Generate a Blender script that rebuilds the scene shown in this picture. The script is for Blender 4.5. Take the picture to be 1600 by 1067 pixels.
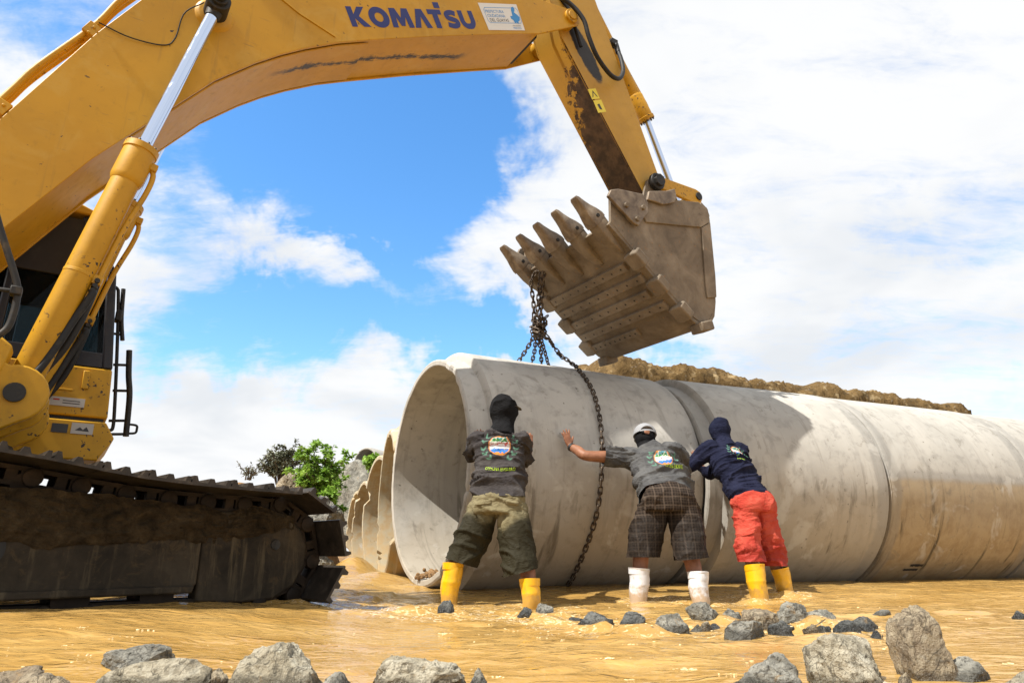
import bpy, bmesh, math, random
import numpy as np
from mathutils import Vector, Matrix
from mathutils.bvhtree import BVHTree
random.seed(7)
for o in list(bpy.data.objects):
    bpy.data.objects.remove(o)
SC = bpy.context.scene
COL = SC.collection
PI = math.pi
V = Vector

# ------------------------------------------------------------------ camera
cam_data = bpy.data.cameras.new('camera')
cam_data.sensor_width = 36.0
cam_data.lens = 24.0
cam_data.clip_start = 0.05
cam_data.clip_end = 3000.0
cam = bpy.data.objects.new('camera', cam_data)
cam.location = (0, 0, 0.36)
cam.rotation_euler = (math.radians(90 + 17.313), 0, 0)
COL.objects.link(cam)
SC.camera = cam
SC.render.resolution_x, SC.render.resolution_y = 1024, 682

# ------------------------------------------------------------------ light
SUN = V((-0.46, -0.33, 0.82)).normalized()
sun_data = bpy.data.lights.new('sun', 'SUN')
sun_data.energy = 5.0
sun_data.angle = math.radians(0.55)
sun_data.color = (1.0, 0.95, 0.86)
sun = bpy.data.objects.new('sun', sun_data)
sun.rotation_euler = SUN.to_track_quat('Z', 'Y').to_euler()
COL.objects.link(sun)

SC.view_settings.view_transform = 'Standard'
SC.view_settings.look = 'None'
SC.view_settings.gamma = 1.0
SC.view_settings.exposure = 0.80
SC.view_settings.use_curve_mapping = False


class G:
    """small wrapper round a node tree"""
    def __init__(s, nt):
        s.nt = nt
        s.n = nt.nodes
        s.l = nt.links
    def new(s, t, **kw):
        x = s.n.new(t)
        for k, v in kw.items():
            setattr(x, k, v)
        return x
    def put(s, sock, val):
        if val is None:
            return
        if isinstance(val, bpy.types.NodeSocket):
            s.l.new(val, sock)
        else:
            if hasattr(sock.default_value, '__len__') and not hasattr(val, '__len__'):
                val = (val, val, val, 1.0)[:len(sock.default_value)]
            if hasattr(val, '__len__') and len(val) == 3 and len(sock.default_value) == 4:
                val = tuple(val) + (1.0,)
            sock.default_value = val
    def math(s, op, a, b=None, c=None, clamp=False):
        x = s.new('ShaderNodeMath', operation=op)
        x.use_clamp = clamp
        s.put(x.inputs[0], a); s.put(x.inputs[1], b); s.put(x.inputs[2], c)
        return x.outputs[0]
    def vmath(s, op, a, b=None, out=0):
        x = s.new('ShaderNodeVectorMath', operation=op)
        s.put(x.inputs[0], a); s.put(x.inputs[1], b)
        return x.outputs[out]
    def map(s, vec, scale=(1, 1, 1), loc=(0, 0, 0), rot=(0, 0, 0)):
        x = s.new('ShaderNodeMapping')
        s.put(x.inputs['Vector'], vec)
        x.inputs['Scale'].default_value = scale
        x.inputs['Location'].default_value = loc
        x.inputs['Rotation'].default_value = rot
        return x.outputs[0]
    def noise(s, vec, scale=5, detail=5, rough=.55, dist=0, out='Fac'):
        x = s.new('ShaderNodeTexNoise')
        s.put(x.inputs['Vector'], vec)
        x.inputs['Scale'].default_value = scale
        x.inputs['Detail'].default_value = detail
        x.inputs['Roughness'].default_value = rough
        x.inputs['Distortion'].default_value = dist
        return x.outputs[out]
    def voro(s, vec, scale=5, feature='F1', out='Distance'):
        x = s.new('ShaderNodeTexVoronoi', feature=feature)
        s.put(x.inputs['Vector'], vec)
        x.inputs['Scale'].default_value = scale
        return x.outputs[out]
    def step(s, x, a, b, lo=0., hi=1.):
        m = s.new('ShaderNodeMapRange', interpolation_type='SMOOTHSTEP')
        s.put(m.inputs[0], x)
        m.inputs[1].default_value = a; m.inputs[2].default_value = b
        m.inputs[3].default_value = lo; m.inputs[4].default_value = hi
        return m.outputs[0]
    def mix(s, f, a, b, mode='MIX'):
        x = s.new('ShaderNodeMix', data_type='RGBA', blend_type=mode)
        s.put(x.inputs[0], f); s.put(x.inputs[6], a); s.put(x.inputs[7], b)
        return x.outputs[2]
    def ramp(s, f, stops):
        x = s.new('ShaderNodeValToRGB')
        e = x.color_ramp.elements
        while len(e) < len(stops):
            e.new(.5)
        for k, (p, c) in enumerate(stops):
            e[k].position = p
            e[k].color = tuple(c) + (1,) if len(c) == 3 else c
        s.put(x.inputs[0], f)
        return x.outputs[0]
    def sep(s, v):
        x = s.new('ShaderNodeSeparateXYZ'); s.put(x.inputs[0], v); return x.outputs
    def comb(s, a, b, c):
        x = s.new('ShaderNodeCombineXYZ')
        s.put(x.inputs[0], a); s.put(x.inputs[1], b); s.put(x.inputs[2], c)
        return x.outputs[0]
    def bump(s, h, strength=.3, dist=.01, nrm=None):
        x = s.new('ShaderNodeBump')
        x.inputs['Strength'].default_value = strength
        x.inputs['Distance'].default_value = dist
        s.put(x.inputs['Height'], h)
        if nrm is not None:
            s.put(x.inputs['Normal'], nrm)
        return x.outputs[0]
    def pos(s):
        return s.new('ShaderNodeNewGeometry').outputs['Position']
    def obj(s):
        return s.new('ShaderNodeTexCoord').outputs['Object']


def mat(name, base=None, rough=.6, metal=0., nrm=None, spec=None):
    m = bpy.data.materials.new(name)
    m.use_nodes = True
    b = m.node_tree.nodes['Principled BSDF']
    g = G(m.node_tree)
    g.b = b
    if base is not None:
        g.put(b.inputs['Base Color'], base)
    g.put(b.inputs['Roughness'], rough)
    b.inputs['Metallic'].default_value = metal
    if spec is not None:
        b.inputs['Specular IOR Level'].default_value = spec
    return m, g
def setp(g, **kw):
    names = dict(base='Base Color', rough='Roughness', metal='Metallic', nrm='Normal', spec='Specular IOR Level',
                 alpha='Alpha', trans='Transmission Weight', sss='Subsurface Weight', coat='Coat Weight', sheen='Sheen Weight')
    for k, v in kw.items():
        g.put(g.b.inputs[names[k]], v)

# ------------------------------------------------------------------ sky
world = bpy.data.worlds.new('World')
SC.world = world
world.use_nodes = True
g = G(world.node_tree)
bg = world.node_tree.nodes['Background']
sky = g.new('ShaderNodeTexSky', sky_type='NISHITA')
sky.sun_disc = False
sky.sun_elevation = math.asin(SUN.z)
sky.sun_rotation = math.atan2(SUN.x, SUN.y)
sky.altitude = 0
sky.air_density = 1.15
sky.dust_density = 0.35
sky.ozone_density = 3.0
bg.inputs['Strength'].default_value = 0.1
d = g.new('ShaderNodeTexCoord').outputs['Generated']
dw = g.noise(d, 7.0, 5, .62, .3, out='Color')
dw = g.vmath('MULTIPLY', g.vmath('SUBTRACT', dw, (.5, .5, .5)), (.26, .26, .26))
dw = g.vmath('ADD', d, dw)
dx, dy, dz = g.sep(d)
# clouds lie in a layer: look the direction up on a plane overhead
hz = g.math('ADD', g.math('MAXIMUM', dz, 0.0), 0.22)
cp = g.comb(g.math('DIVIDE', dx, hz), g.math('DIVIDE', dy, hz), 0.0)
big = g.noise(cp, 0.9, 2, .5, .4)
mid = g.noise(g.map(cp, (1.0, 1.9, 1), rot=(0, 0, .5)), 2.1, 7, .64, .7)
fine = g.noise(g.map(cp, (1.0, 2.0, 1), rot=(0, 0, .5)), 8.0, 6, .68, .5)
dens = g.math('ADD', g.math('MULTIPLY', g.math('SUBTRACT', big, .5), .45), g.math('MULTIPLY', g.math('SUBTRACT', mid, .5), 1.25))
dens = g.math('ADD', dens, g.math('MULTIPLY', g.math('SUBTRACT', fine, .5), .75))
dens = g.math('ADD', dens, 0.62)
def lobe(c, rad, amp, ax=None, stretch=1.0):
    """a bank (amp>0) or a gap (amp<0) in the cloud cover round direction c, drawn out along ax"""
    global dens
    c = V(c).normalized()
    v = g.vmath('SUBTRACT', dw, tuple(c))
    if ax is not None:
        a = V(ax).normalized()
        k = g.vmath('DOT_PRODUCT', v, tuple(a), out=1)
        s = g.new('ShaderNodeVectorMath', operation='SCALE')
        s.inputs[0].default_value = tuple(a)
        g.put(s.inputs['Scale'], g.math('MULTIPLY', k, 1.0 - 1.0 / stretch))
        v = g.vmath('SUBTRACT', v, s.outputs[0])
    r = g.vmath('LENGTH', v, out=1)
    m = g.step(r, rad * 1.05, rad * .25)
    dens = g.math('ADD', dens, g.math('MULTIPLY', m, amp))
lobe((-.227, .808, .544), .19, -0.88, (1, .1, .15), 1.9)        # blue gap under the boom
lobe((-.098, .818, .566), .15, -0.75, (.2, .3, -.8), 1.4)
lobe((-.163, .866, .473), .13, -0.65, (.6, .3, -.5), 1.3)
lobe((-.193, .924, .330), .10, -0.95, (1, .22, -.12), 3.4)    # lower blue streak
lobe((-.050, .950, .305), .060, -0.60, (1, .05, -.1), 2.6)
lobe((-.514, .627, .585), .10, -0.55, (.6, .2, .3), 1.5)       # blue top left
lobe((.560, .738, .377), .07, -0.25, (.8, -.6, .1), 2.6)       # thin spots in the bank on the right
lobe((.230, .934, .275), .06, -0.45, (1, -.2, .05), 2.6)
lobe((.66, .74, .13), .08, -0.40, (.8, -.6, 0), 2.6)
lobe((-.28, .87, .40), .07, 0.42, (.40, .12, -.16), 3.6)       # wispy band
lobe((-.38, .87, .28), .10, -0.62, (1, .3, -.3), 2.2)
lobe((-.45, .80, .43), .08, -0.30, (.7, .3, -.4), 2.2)
lobe((-.40, .90, .13), .16, 0.15, (1, .4, 0), 1.6)
cover = g.step(dens, -0.22, 0.66)
# thick cloud is a little greyer on its underside
gr = g.step(g.noise(cp, 1.7, 4, .55, .3), .42, .68)
ccol = g.mix(gr, (5.7, 5.75, 5.8), (4.7, 4.9, 5.15))
hs = g.new('ShaderNodeHueSaturation')
hs.inputs['Saturation'].default_value = 1.26
hs.inputs['Value'].default_value = 1.58
g.put(hs.inputs['Color'], sky.outputs[0])
col = g.mix(cover, hs.outputs[0], ccol)
g.put(bg.inputs['Color'], col)


# ------------------------------------------------------------------ numpy noise
def _hash(ix, iy, iz, seed):
    h = (ix.astype(np.int64) * 374761393 + iy.astype(np.int64) * 668265263 + iz.astype(np.int64) * 2147483647 + seed * 1274126177) & 0xffffffff
    h = ((h ^ (h >> 13)) * 1274126177) & 0xffffffff
    h = ((h ^ (h >> 16)) * 2246822519) & 0xffffffff
    return ((h ^ (h >> 15)) & 0xffff) / 65535.0
def vnoise(p, seed=0):
    p = np.asarray(p, dtype=float)
    i = np.floor(p).astype(np.int64); f = p - i; f = f * f * f * (f * (f * 6 - 15) + 10)
    r = 0
    for a in (0, 1):
        for b in (0, 1):
            for c in (0, 1):
                w = (f[:, 0] if a else 1 - f[:, 0]) * (f[:, 1] if b else 1 - f[:, 1]) * (f[:, 2] if c else 1 - f[:, 2])
                r = r + w * _hash(i[:, 0] + a, i[:, 1] + b, i[:, 2] + c, seed)
    return r * 2 - 1
def fbm(p, octv=4, gain=.5, seed=0, ridge=False):
    p = np.asarray(p, dtype=float)
    r = 0; a = 1.; tot = 0
    for k in range(octv):
        n = vnoise(p * (2.03 ** k) + 17.3 * k, seed + k)
        if ridge:
            n = 1 - 2 * np.abs(n)
        r = r + a * n; tot += a; a *= gain
    return r / tot


# ------------------------------------------------------------------ mesh helpers
WM = {}                                     # world matrix of every object
def link(o, parent, M):
    COL.objects.link(o)
    if parent is not None:
        o.parent = parent
        o.matrix_parent_inverse = WM[parent.name].inverted()
    o.matrix_basis = M
    WM[o.name] = M.copy()
    return o
def tag(o, label=None, cat=None, group=None, kind=None):
    if label: o['label'] = label
    if cat: o['category'] = cat
    if group: o['group'] = group
    if kind: o['kind'] = kind
    return o
def empty(name, loc):
    o = bpy.data.objects.new(name, None)
    o.empty_display_size = .1
    return link(o, None, Matrix.Translation(V(loc)))
def instance(name, mesh, M, parent=None):
    return link(bpy.data.objects.new(name, mesh), parent, M)

def spline(pts, n):
    """Catmull-Rom through pts, n points"""
    P = np.array([list(p) for p in pts], float)
    if len(P) == 2:
        t = np.linspace(0, 1, n)[:, None]
        return P[0] * (1 - t) + P[1] * t
    Q = np.vstack([2 * P[0] - P[1], P, 2 * P[-1] - P[-2]])
    out = []
    m = len(P) - 1
    for u in np.linspace(0, m - 1e-9, n):
        k = int(u); t = u - k
        a, b, c, e = Q[k], Q[k + 1], Q[k + 2], Q[k + 3]
        out.append(.5 * (2 * b + (c - a) * t + (2 * a - 5 * b + 4 * c - e) * t * t + (3 * b - a - 3 * c + e) * t ** 3))
    return np.array(out)

class MB:
    def __init__(s):
        s.v = []; s.f = []
    def add(s, vs, fs):
        k = len(s.v)
        s.v += [tuple(v) for v in vs]
        s.f += [tuple(i + k for i in f) for f in fs]
        return s
    def box(s, c, size, ax=None):
        X, Y, Z = ax if ax else (V((1, 0, 0)), V((0, 1, 0)), V((0, 0, 1)))
        c = V(c); a, b, d = [k / 2 for k in size]
        vs = [c + X * (i * a) + Y * (j * b) + Z * (k * d) for i in (-1, 1) for j in (-1, 1) for k in (-1, 1)]
        return s.add(vs, [(0, 1, 3, 2), (4, 6, 7, 5), (0, 4, 5, 1), (2, 3, 7, 6), (0, 2, 6, 4), (1, 5, 7, 3)])
    def prism(s, poly, P, k0, k1):
        """poly of (a,b); P(a,b,k) gives the point"""
        n = len(poly)
        vs = [P(a, b, k0) for a, b in poly] + [P(a, b, k1) for a, b in poly]
        fs = [tuple(range(n))[::-1], tuple(range(n, 2 * n))]
        fs += [(i, (i + 1) % n, n + (i + 1) % n, n + i) for i in range(n)]
        return s.add(vs, fs)
    def rings(s, R, cap=True, closed=False):
        n = len(R[0]); k = len(s.v)
        fs = []
        m = len(R)
        for r in range(m if closed else m - 1):
            r2 = (r + 1) % m
            for i in range(n):
                j = (i + 1) % n
                fs.append((r * n + i, r * n + j, r2 * n + j, r2 * n + i))
        if cap and not closed:
            fs.append(tuple(range(n))[::-1]); fs.append(tuple((m - 1) * n + i for i in range(n)))
        return s.add([v for ring in R for v in ring], fs)
    def tube(s, pts, rad, n=12, cap=True, closed=False, side=None, ry=None):
        """round (or with ry oval) tube; rad a number or one per point; side = preferred first axis"""
        P = [V(p) for p in pts]; m = len(P)
        if not hasattr(rad, '__len__'): rad = [rad] * m
        if ry is None: ry = rad
        elif not hasattr(ry, '__len__'): ry = [ry] * m
        R = []; prev = None
        for i in range(m):
            if closed: t = P[(i + 1) % m] - P[i - 1]
            else: t = P[min(i + 1, m - 1)] - P[max(i - 1, 0)]
            t.normalize()
            if side is not None: u = V(side)
            elif prev is not None: u = prev
            else: u = V((0, 0, 1)) if abs(t.z) < .8 else V((1, 0, 0))
            u = u - t * u.dot(t); u.normalize()
            w = t.cross(u); prev = u
            R.append([P[i] + u * (rad[i] * math.cos(2 * PI * k / n)) + w * (ry[i] * math.sin(2 * PI * k / n)) for k in range(n)])
        return s.rings(R, cap, closed)
    def cyl(s, a, b, r, n=16, r2=None):
        return s.tube([a, b], [r, r if r2 is None else r2], n)
    def lathe(s, prof, M, n=48, closed=False):
        """prof of (x, r) round the local x axis of M"""
        R = [[M @ V((x, r * math.cos(2 * PI * k / n), r * math.sin(2 * PI * k / n))) for k in range(n)] for x, r in prof]
        return s.rings(R, not closed, closed)
    def ball(s, c, r, n=10, m=7, ax=None):
        c = V(c)
        if not hasattr(r, '__len__'): r = (r, r, r)
        X, Y, Z = ax if ax else (V((1, 0, 0)), V((0, 1, 0)), V((0, 0, 1)))
        R = []
        for j in range(m):
            a = -PI / 2 + PI * (j + .5) / m
            R.append([c + X * (r[0] * math.cos(a) * math.cos(2 * PI * i / n)) + Y * (r[1] * math.cos(a) * math.sin(2 * PI * i / n)) + Z * (r[2] * math.sin(a)) for i in range(n)])
        return s.rings(R)
    def mesh(s, name, angle=35, center=None):
        me = bpy.data.meshes.new(name)
        c = V(center) if center is not None else V((0, 0, 0))
        me.from_pydata([(v[0] - c.x, v[1] - c.y, v[2] - c.z) for v in s.v], [], s.f)
        bm = bmesh.new(); bm.from_mesh(me)
        bmesh.ops.recalc_face_normals(bm, faces=bm.faces)
        bm.to_mesh(me); bm.free()
        smooth(me, angle)
        return me
    def build(s, name, material, parent=None, angle=35, bevel=0, center=None):
        a = np.array(s.v, float)
        c = V(center) if center is not None else V((a.min(0) + a.max(0)) / 2)
        me = s.mesh(name, angle, c)
        me.materials.append(material)
        o = bpy.data.objects.new(name, me)
        link(o, parent, Matrix.Translation(c))
        if bevel:
            b = o.modifiers.new('bevel', 'BEVEL'); b.width = bevel; b.segments = 2; b.limit_method = 'ANGLE'
            b.angle_limit = math.radians(40)
        return o
def smooth(me, angle):
    me.polygons.foreach_set('use_smooth', [angle > 0] * len(me.polygons))
    if 0 < angle < 180:
        me.set_sharp_from_angle(angle=math.radians(angle))
    me.update()
def obj_from(me, name, material, parent=None, center=None):
    """object from a mesh in world coordinates, origin moved to its middle"""
    co = np.empty(len(me.vertices) * 3); me.vertices.foreach_get('co', co); co = co.reshape(-1, 3)
    c = V(center) if center is not None else V((co.min(0) + co.max(0)) / 2)
    co -= np.array(c); me.vertices.foreach_set('co', co.ravel()); me.update()
    me.materials.clear(); me.materials.append(material)
    o = bpy.data.objects.new(name, me)
    return link(o, parent, Matrix.Translation(c))
def evaluated(o):
    dg = bpy.context.evaluated_depsgraph_get()
    me = bpy.data.meshes.new_from_object(o.evaluated_get(dg))
    return me
def remesh(mb, name, voxel, iters=3, factor=.5):
    """one continuous skin round everything collected in mb"""
    me0 = mb.mesh(name, 180)
    t = bpy.data.objects.new('tmp', me0); COL.objects.link(t)
    r = t.modifiers.new('r', 'REMESH'); r.mode = 'VOXEL'; r.voxel_size = voxel; r.use_smooth_shade = True
    if iters:
        q = t.modifiers.new('s', 'SMOOTH'); q.iterations = iters; q.factor = factor
    bpy.context.view_layer.update()
    me = evaluated(t)
    me.name = name
    bpy.data.objects.remove(t)
    bpy.data.meshes.remove(me0)
    smooth(me, 180)
    return me
def coords(me):
    co = np.empty(len(me.vertices) * 3); me.vertices.foreach_get('co', co)
    return co.reshape(-1, 3)
def normals(me):
    co = np.empty(len(me.vertices) * 3); me.vertices.foreach_get('normal', co)
    return co.reshape(-1, 3)
def setco(me, co):
    me.vertices.foreach_set('co', np.ascontiguousarray(co).ravel()); me.update()
def grid_mesh(name, X, Y, Z, material, parent=None, smoothed=True):
    ny, nx = X.shape
    vs = np.stack([X, Y, Z], -1).reshape(-1, 3)
    i = np.arange(nx * (ny - 1)).reshape(ny - 1, nx)[:, :-1].ravel()
    fs = np.stack([i, i + 1, i + nx + 1, i + nx], 1)
    me = bpy.data.meshes.new(name)
    me.vertices.add(len(vs)); me.vertices.foreach_set('co', vs.ravel())
    me.loops.add(fs.size); me.loops.foreach_set('vertex_index', fs.ravel().astype(np.int32))
    me.polygons.add(len(fs)); me.polygons.foreach_set('loop_start', np.arange(0, fs.size, 4, dtype=np.int32))
    me.update(calc_edges=True); me.validate()
    smooth(me, 180 if smoothed else 0)
    me.materials.append(material)
    o = bpy.data.objects.new(name, me)
    return link(o, parent, Matrix.Identity(4))
def sstep(x, a, b):
    t = np.clip((np.asarray(x, float) - a) / (b - a), 0, 1)
    return t * t * (3 - 2 * t)
# ------------------------------------------------------------------ materials
M_ = {}
def paint(name, base, dirt=(.10, .065, .03), rough=.38, chips=.0, grime=.5):
    m, g = mat(name)
    p = g.pos()
    n1 = g.noise(p, 2.2, 6, .6, .3)
    n2 = g.noise(p, 14, 6, .65, .2)
    n3 = g.noise(p, 90, 3, .6)
    c = g.mix(g.step(n1, .35, .72), base, tuple(k * .80 for k in base))
    c = g.mix(g.math('MULTIPLY', g.step(n2, .50, .80), grime), c, dirt)
    c = g.mix(g.math('MULTIPLY', g.step(n3, .62, .72), .25), c, tuple(k * .55 for k in base))
    if chips:
        v = g.noise(p, 34, 2, .5)
        k = g.math('MULTIPLY', g.step(v, .70 - chips * .1, .74 - chips * .1), g.step(g.noise(p, 3.0, 3, .5), .45, .6))
        c = g.mix(k, c, (.035, .025, .02))
    setp(g, base=c, rough=g.math('ADD', rough, g.math('MULTIPLY', n2, .25)), nrm=g.bump(n2, .06, .01), spec=.35)
    M_[name] = m
    return m
YEL = (.50, .265, .010)
paint('yellow paint', YEL, chips=.6, grime=.30)
paint('dark paint', (.016, .016, .022), (.06, .05, .035), .3, grime=.35)
paint('black rubber', (.012, .012, .013), (.10, .08, .05), .5, grime=.4)
paint('black steel', (.018, .017, .016), (.12, .085, .045), .45, grime=.5)
paint('cab trim', (.022, .018, .017), (.06, .05, .04), .5, grime=.3)

# boom paint: scraped black along the underside; uses boom-plane coordinates (x along the boom, z up)
m, g = mat('boom paint')
p = g.pos()
n1 = g.noise(p, 1.6, 6, .6, .3); n2 = g.noise(p, 14, 6, .65, .2)
c = g.mix(g.step(n1, .35, .72), YEL, tuple(k * .84 for k in YEL))
c = g.mix(g.math('MULTIPLY', g.step(n2, .55, .85), .40), c, (.14, .085, .02))
c = g.mix(g.math('MULTIPLY', g.step(g.noise(p, 3.1, 5, .65, .8), .50, .70), .30), c, (.52, .34, .07))
dr = g.noise(g.map(p, (16, 16, 1.1)), 1.0, 4, .6)
c = g.mix(g.math('MULTIPLY', g.step(dr, .58, .72), .28), c, (.16, .10, .03))
sr = g.noise(g.map(p, (2.5, 2.5, 30), rot=(.2, .45, 0)), 2.0, 3, .6)
c = g.mix(g.math('MULTIPLY', g.math('MULTIPLY', g.step(sr, .66, .70), g.step(g.noise(p, 2.3, 3, .5), .50, .62)), .55), c, (.17, .11, .04))
# scrapes: narrow wandering black streaks running along the boom
B0w = V((.95, 7.0, 0)); bdw = V((math.sin(math.radians(57)), math.cos(math.radians(57)), 0)); bnw = V((-math.cos(math.radians(57)), math.sin(math.radians(57)), 0))
rel = g.vmath('SUBTRACT', p, tuple(B0w))
tt = g.vmath('DOT_PRODUCT', rel, tuple(bdw), out=1)
oo = g.vmath('DOT_PRODUCT', rel, tuple(bnw), out=1)
q = g.comb(g.math('MULTIPLY', tt, 1.6), g.math('MULTIPLY', oo, 14), 0.0)
wob = g.math('MULTIPLY', g.math('SUBTRACT', g.noise(g.comb(tt, 3.3, 0.), 5, 4, .6), .5), .12)
lin = g.math('ABSOLUTE', g.math('ADD', oo, g.math('ADD', wob, g.math('MULTIPLY', g.math('ADD', tt, 2.6), -.05))))
wid = g.math('MULTIPLY', g.step(g.noise(g.comb(tt, 9.1, 0.), 5, 5, .75), .30, .75), .06)
k = g.step(g.math('SUBTRACT', g.math('ADD', lin, g.math('MULTIPLY', g.math('SUBTRACT', g.noise(q, 7, 5, .75), .5), .26)), wid), .010, -.010)
k = g.math('MULTIPLY', k, g.math('MULTIPLY', g.step(tt, -3.75, -3.45), g.step(tt, -1.65, -1.85)))
nz = g.sep(g.new('ShaderNodeNewGeometry').outputs['True Normal'])[2]
k = g.math('MULTIPLY', k, g.step(nz, -.3, -.5))
c = g.mix(k, c, (.03, .022, .018))
ch = g.math('MULTIPLY', g.step(g.noise(p, 26, 2, .5), .70, .73), g.step(g.noise(p, 2.0, 3, .5), .5, .6))
c = g.mix(ch, c, (.04, .03, .02))
setp(g, base=c, rough=g.math('ADD', .33, g.math('MULTIPLY', n2, .25)), nrm=g.bump(n2, .05, .01), spec=.35)
M_['boom paint'] = m

# stick paint: worn to dark rusty steel on the inner face and low down
m, g = mat('stick paint')
p = g.pos()
rel = g.vmath('SUBTRACT', p, tuple(B0w))
tt = g.vmath('DOT_PRODUCT', rel, tuple(bdw), out=1)
oo = g.vmath('DOT_PRODUCT', rel, tuple(bnw), out=1)
zz = g.sep(p)[2]
n1 = g.noise(p, 1.6, 6, .6, .3); n2 = g.noise(p, 14, 6, .65, .2); n3 = g.noise(p, 9, 7, .7, .6)
c = g.mix(g.step(n1, .35, .72), (.48, .275, .034), (.40, .23, .030))
c = g.mix(g.math('MULTIPLY', g.step(n2, .55, .85), .45), c, (.16, .09, .03))
nt_ = g.vmath('DOT_PRODUCT', g.new('ShaderNodeNewGeometry').outputs['True Normal'], tuple((bdw * -.84 + V((0, 0, -.54)))), out=1)
under = g.step(nt_, .6, .8)
worn = g.math('ADD', g.math('ADD', g.math('MULTIPLY', g.math('SUBTRACT', 5.70, zz), 1.1), g.math('MULTIPLY', g.math('SUBTRACT', n3, .5), 2.3)), g.math('MULTIPLY', g.math('ADD', oo, .05), -1.8))
worn = g.math('MULTIPLY', g.step(worn, -.04, .12), under)
rust = g.mix(g.step(g.noise(p, 7, 6, .65), .35, .65), (.030, .017, .011), (.105, .062, .035))
c = g.mix(worn, c, rust)
# oily black smear on the side below the hose
sx = g.math('SUBTRACT', tt, -.26); sz = g.math('SUBTRACT', zz, 6.02)
al = g.math('ADD', g.math('MULTIPLY', sx, .55), g.math('MULTIPLY', sz, -.84)); ac = g.math('ADD', g.math('MULTIPLY', sx, .84), g.math('MULTIPLY', sz, .55))
rr = g.math('ADD', g.math('POWER', g.math('DIVIDE', al, .42), 2.0), g.math('POWER', g.math('DIVIDE', ac, .12), 2.0))
k = g.math('MULTIPLY', g.step(g.math('ADD', rr, g.math('MULTIPLY', g.math('SUBTRACT', n3, .5), 1.2)), 1.15, .75), g.step(oo, -.18, -.20))
c = g.mix(k, c, (.022, .018, .015))
setp(g, base=c, rough=g.math('ADD', .38, g.math('MULTIPLY', n2, .3)), nrm=g.bump(n2, .08, .01), spec=.35)
M_['stick paint'] = m

m, g = mat('bucket steel')
p = g.pos()
n1 = g.noise(p, 3, 7, .65, .5); n2 = g.noise(p, 22, 6, .7); n3 = g.noise(p, 120, 3, .6)
c = g.ramp(n1, [(.25, (.075, .058, .042)), (.5, (.165, .132, .096)), (.75, (.26, .215, .162))])
c = g.mix(g.step(n2, .58, .78), c, (.055, .038, .026))
c = g.mix(g.math('MULTIPLY', g.step(g.noise(p, 30, 4, .6), .62, .70), .6), c, (.30, .15, .05))
setp(g, base=c, rough=.72, nrm=g.bump(g.math('ADD', n2, g.math('MULTIPLY', n3, .5)), .25, .008), spec=.3)
M_['bucket steel'] = m

m, g = mat('tooth steel')
p = g.pos()
n1 = g.noise(p, 8, 6, .65, .5); n2 = g.noise(p, 40, 5, .7)
c = g.ramp(n1, [(.3, (.085, .060, .042)), (.55, (.20, .155, .11)), (.8, (.32, .27, .21))])
setp(g, base=c, rough=.55, metal=.25, nrm=g.bump(n2, .3, .006))
M_['tooth steel'] = m

m, g = mat('track steel')
p = g.pos()
n1 = g.noise(p, 7, 6, .65, .5); n2 = g.noise(p, 45, 5, .7)
c = g.ramp(n1, [(.3, (.006, .004, .003)), (.55, (.018, .012, .007)), (.8, (.048, .031, .018))])
setp(g, base=c, rough=.65, metal=.1, nrm=g.bump(n2, .3, .006), spec=.2)
M_['track steel'] = m
m, g = mat('shoe steel')
p = g.pos()
n1 = g.noise(p, 9, 6, .65, .5); n2 = g.noise(p, 45, 5, .7)
c = g.ramp(n1, [(.3, (.010, .008, .006)), (.55, (.032, .025, .019)), (.8, (.11, .088, .066))])
setp(g, base=c, rough=.5, metal=.35, nrm=g.bump(n2, .3, .006))
M_['shoe steel'] = m

m, g = mat('muddy frame')
p = g.pos()
n1 = g.noise(p, 4, 7, .65, .6); n2 = g.noise(p, 40, 5, .7)
st = g.noise(g.map(p, (9, 9, .9)), 2.0, 6, .65)
c = g.ramp(n1, [(.3, (.011, .009, .0065)), (.55, (.032, .025, .017)), (.8, (.068, .054, .036))])
c = g.mix(g.math('MULTIPLY', g.step(st, .50, .72), .6), c, (.115, .090, .054))
c = g.mix(g.math('MULTIPLY', g.step(g.noise(p, 11, 6, .7, .8), .54, .66), .6), c, (.060, .042, .022))
c = g.mix(g.math('MULTIPLY', g.step(g.noise(p, 14, 5, .6), .70, .76), .6), c, (.24, .21, .18))
setp(g, base=c, rough=.72, nrm=g.bump(g.math('ADD', n2, st), .55, .010), spec=.15)
M_['muddy frame'] = m
m, g = mat('mud crust')
p = g.pos()
n1 = g.noise(p, 9, 7, .65, .6); n2 = g.noise(p, 60, 5, .7)
c = g.ramp(n1, [(.3, (.020, .014, .008)), (.55, (.062, .044, .024)), (.8, (.125, .092, .052))])
setp(g, base=c, rough=.9, nrm=g.bump(n2, 1.0, .035), spec=.1)
M_['mud crust'] = m

m, g = mat('chrome', (.58, .66, .82), .09, 1.0)
p = g.pos()
setp(g, rough=g.math('ADD', .06, g.math('MULTIPLY', g.step(g.noise(p, 9, 5, .6), .5, .8), .25)))
M_['chrome'] = m
m, g = mat('glass', (.02, .03, .035), .04)
tr = g.new('ShaderNodeBsdfTransparent'); tr.inputs[0].default_value = (.30, .36, .38, 1)
mx = g.new('ShaderNodeMixShader'); fr = g.new('ShaderNodeFresnel'); fr.inputs[0].default_value = 1.5
g.put(mx.inputs[0], g.math('ADD', fr.outputs[0], .10)); g.l.new(tr.outputs[0], mx.inputs[1]); g.l.new(g.b.outputs[0], mx.inputs[2])
g.l.new(mx.outputs[0], g.n['Material Output'].inputs[0])
M_['glass'] = m

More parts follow.
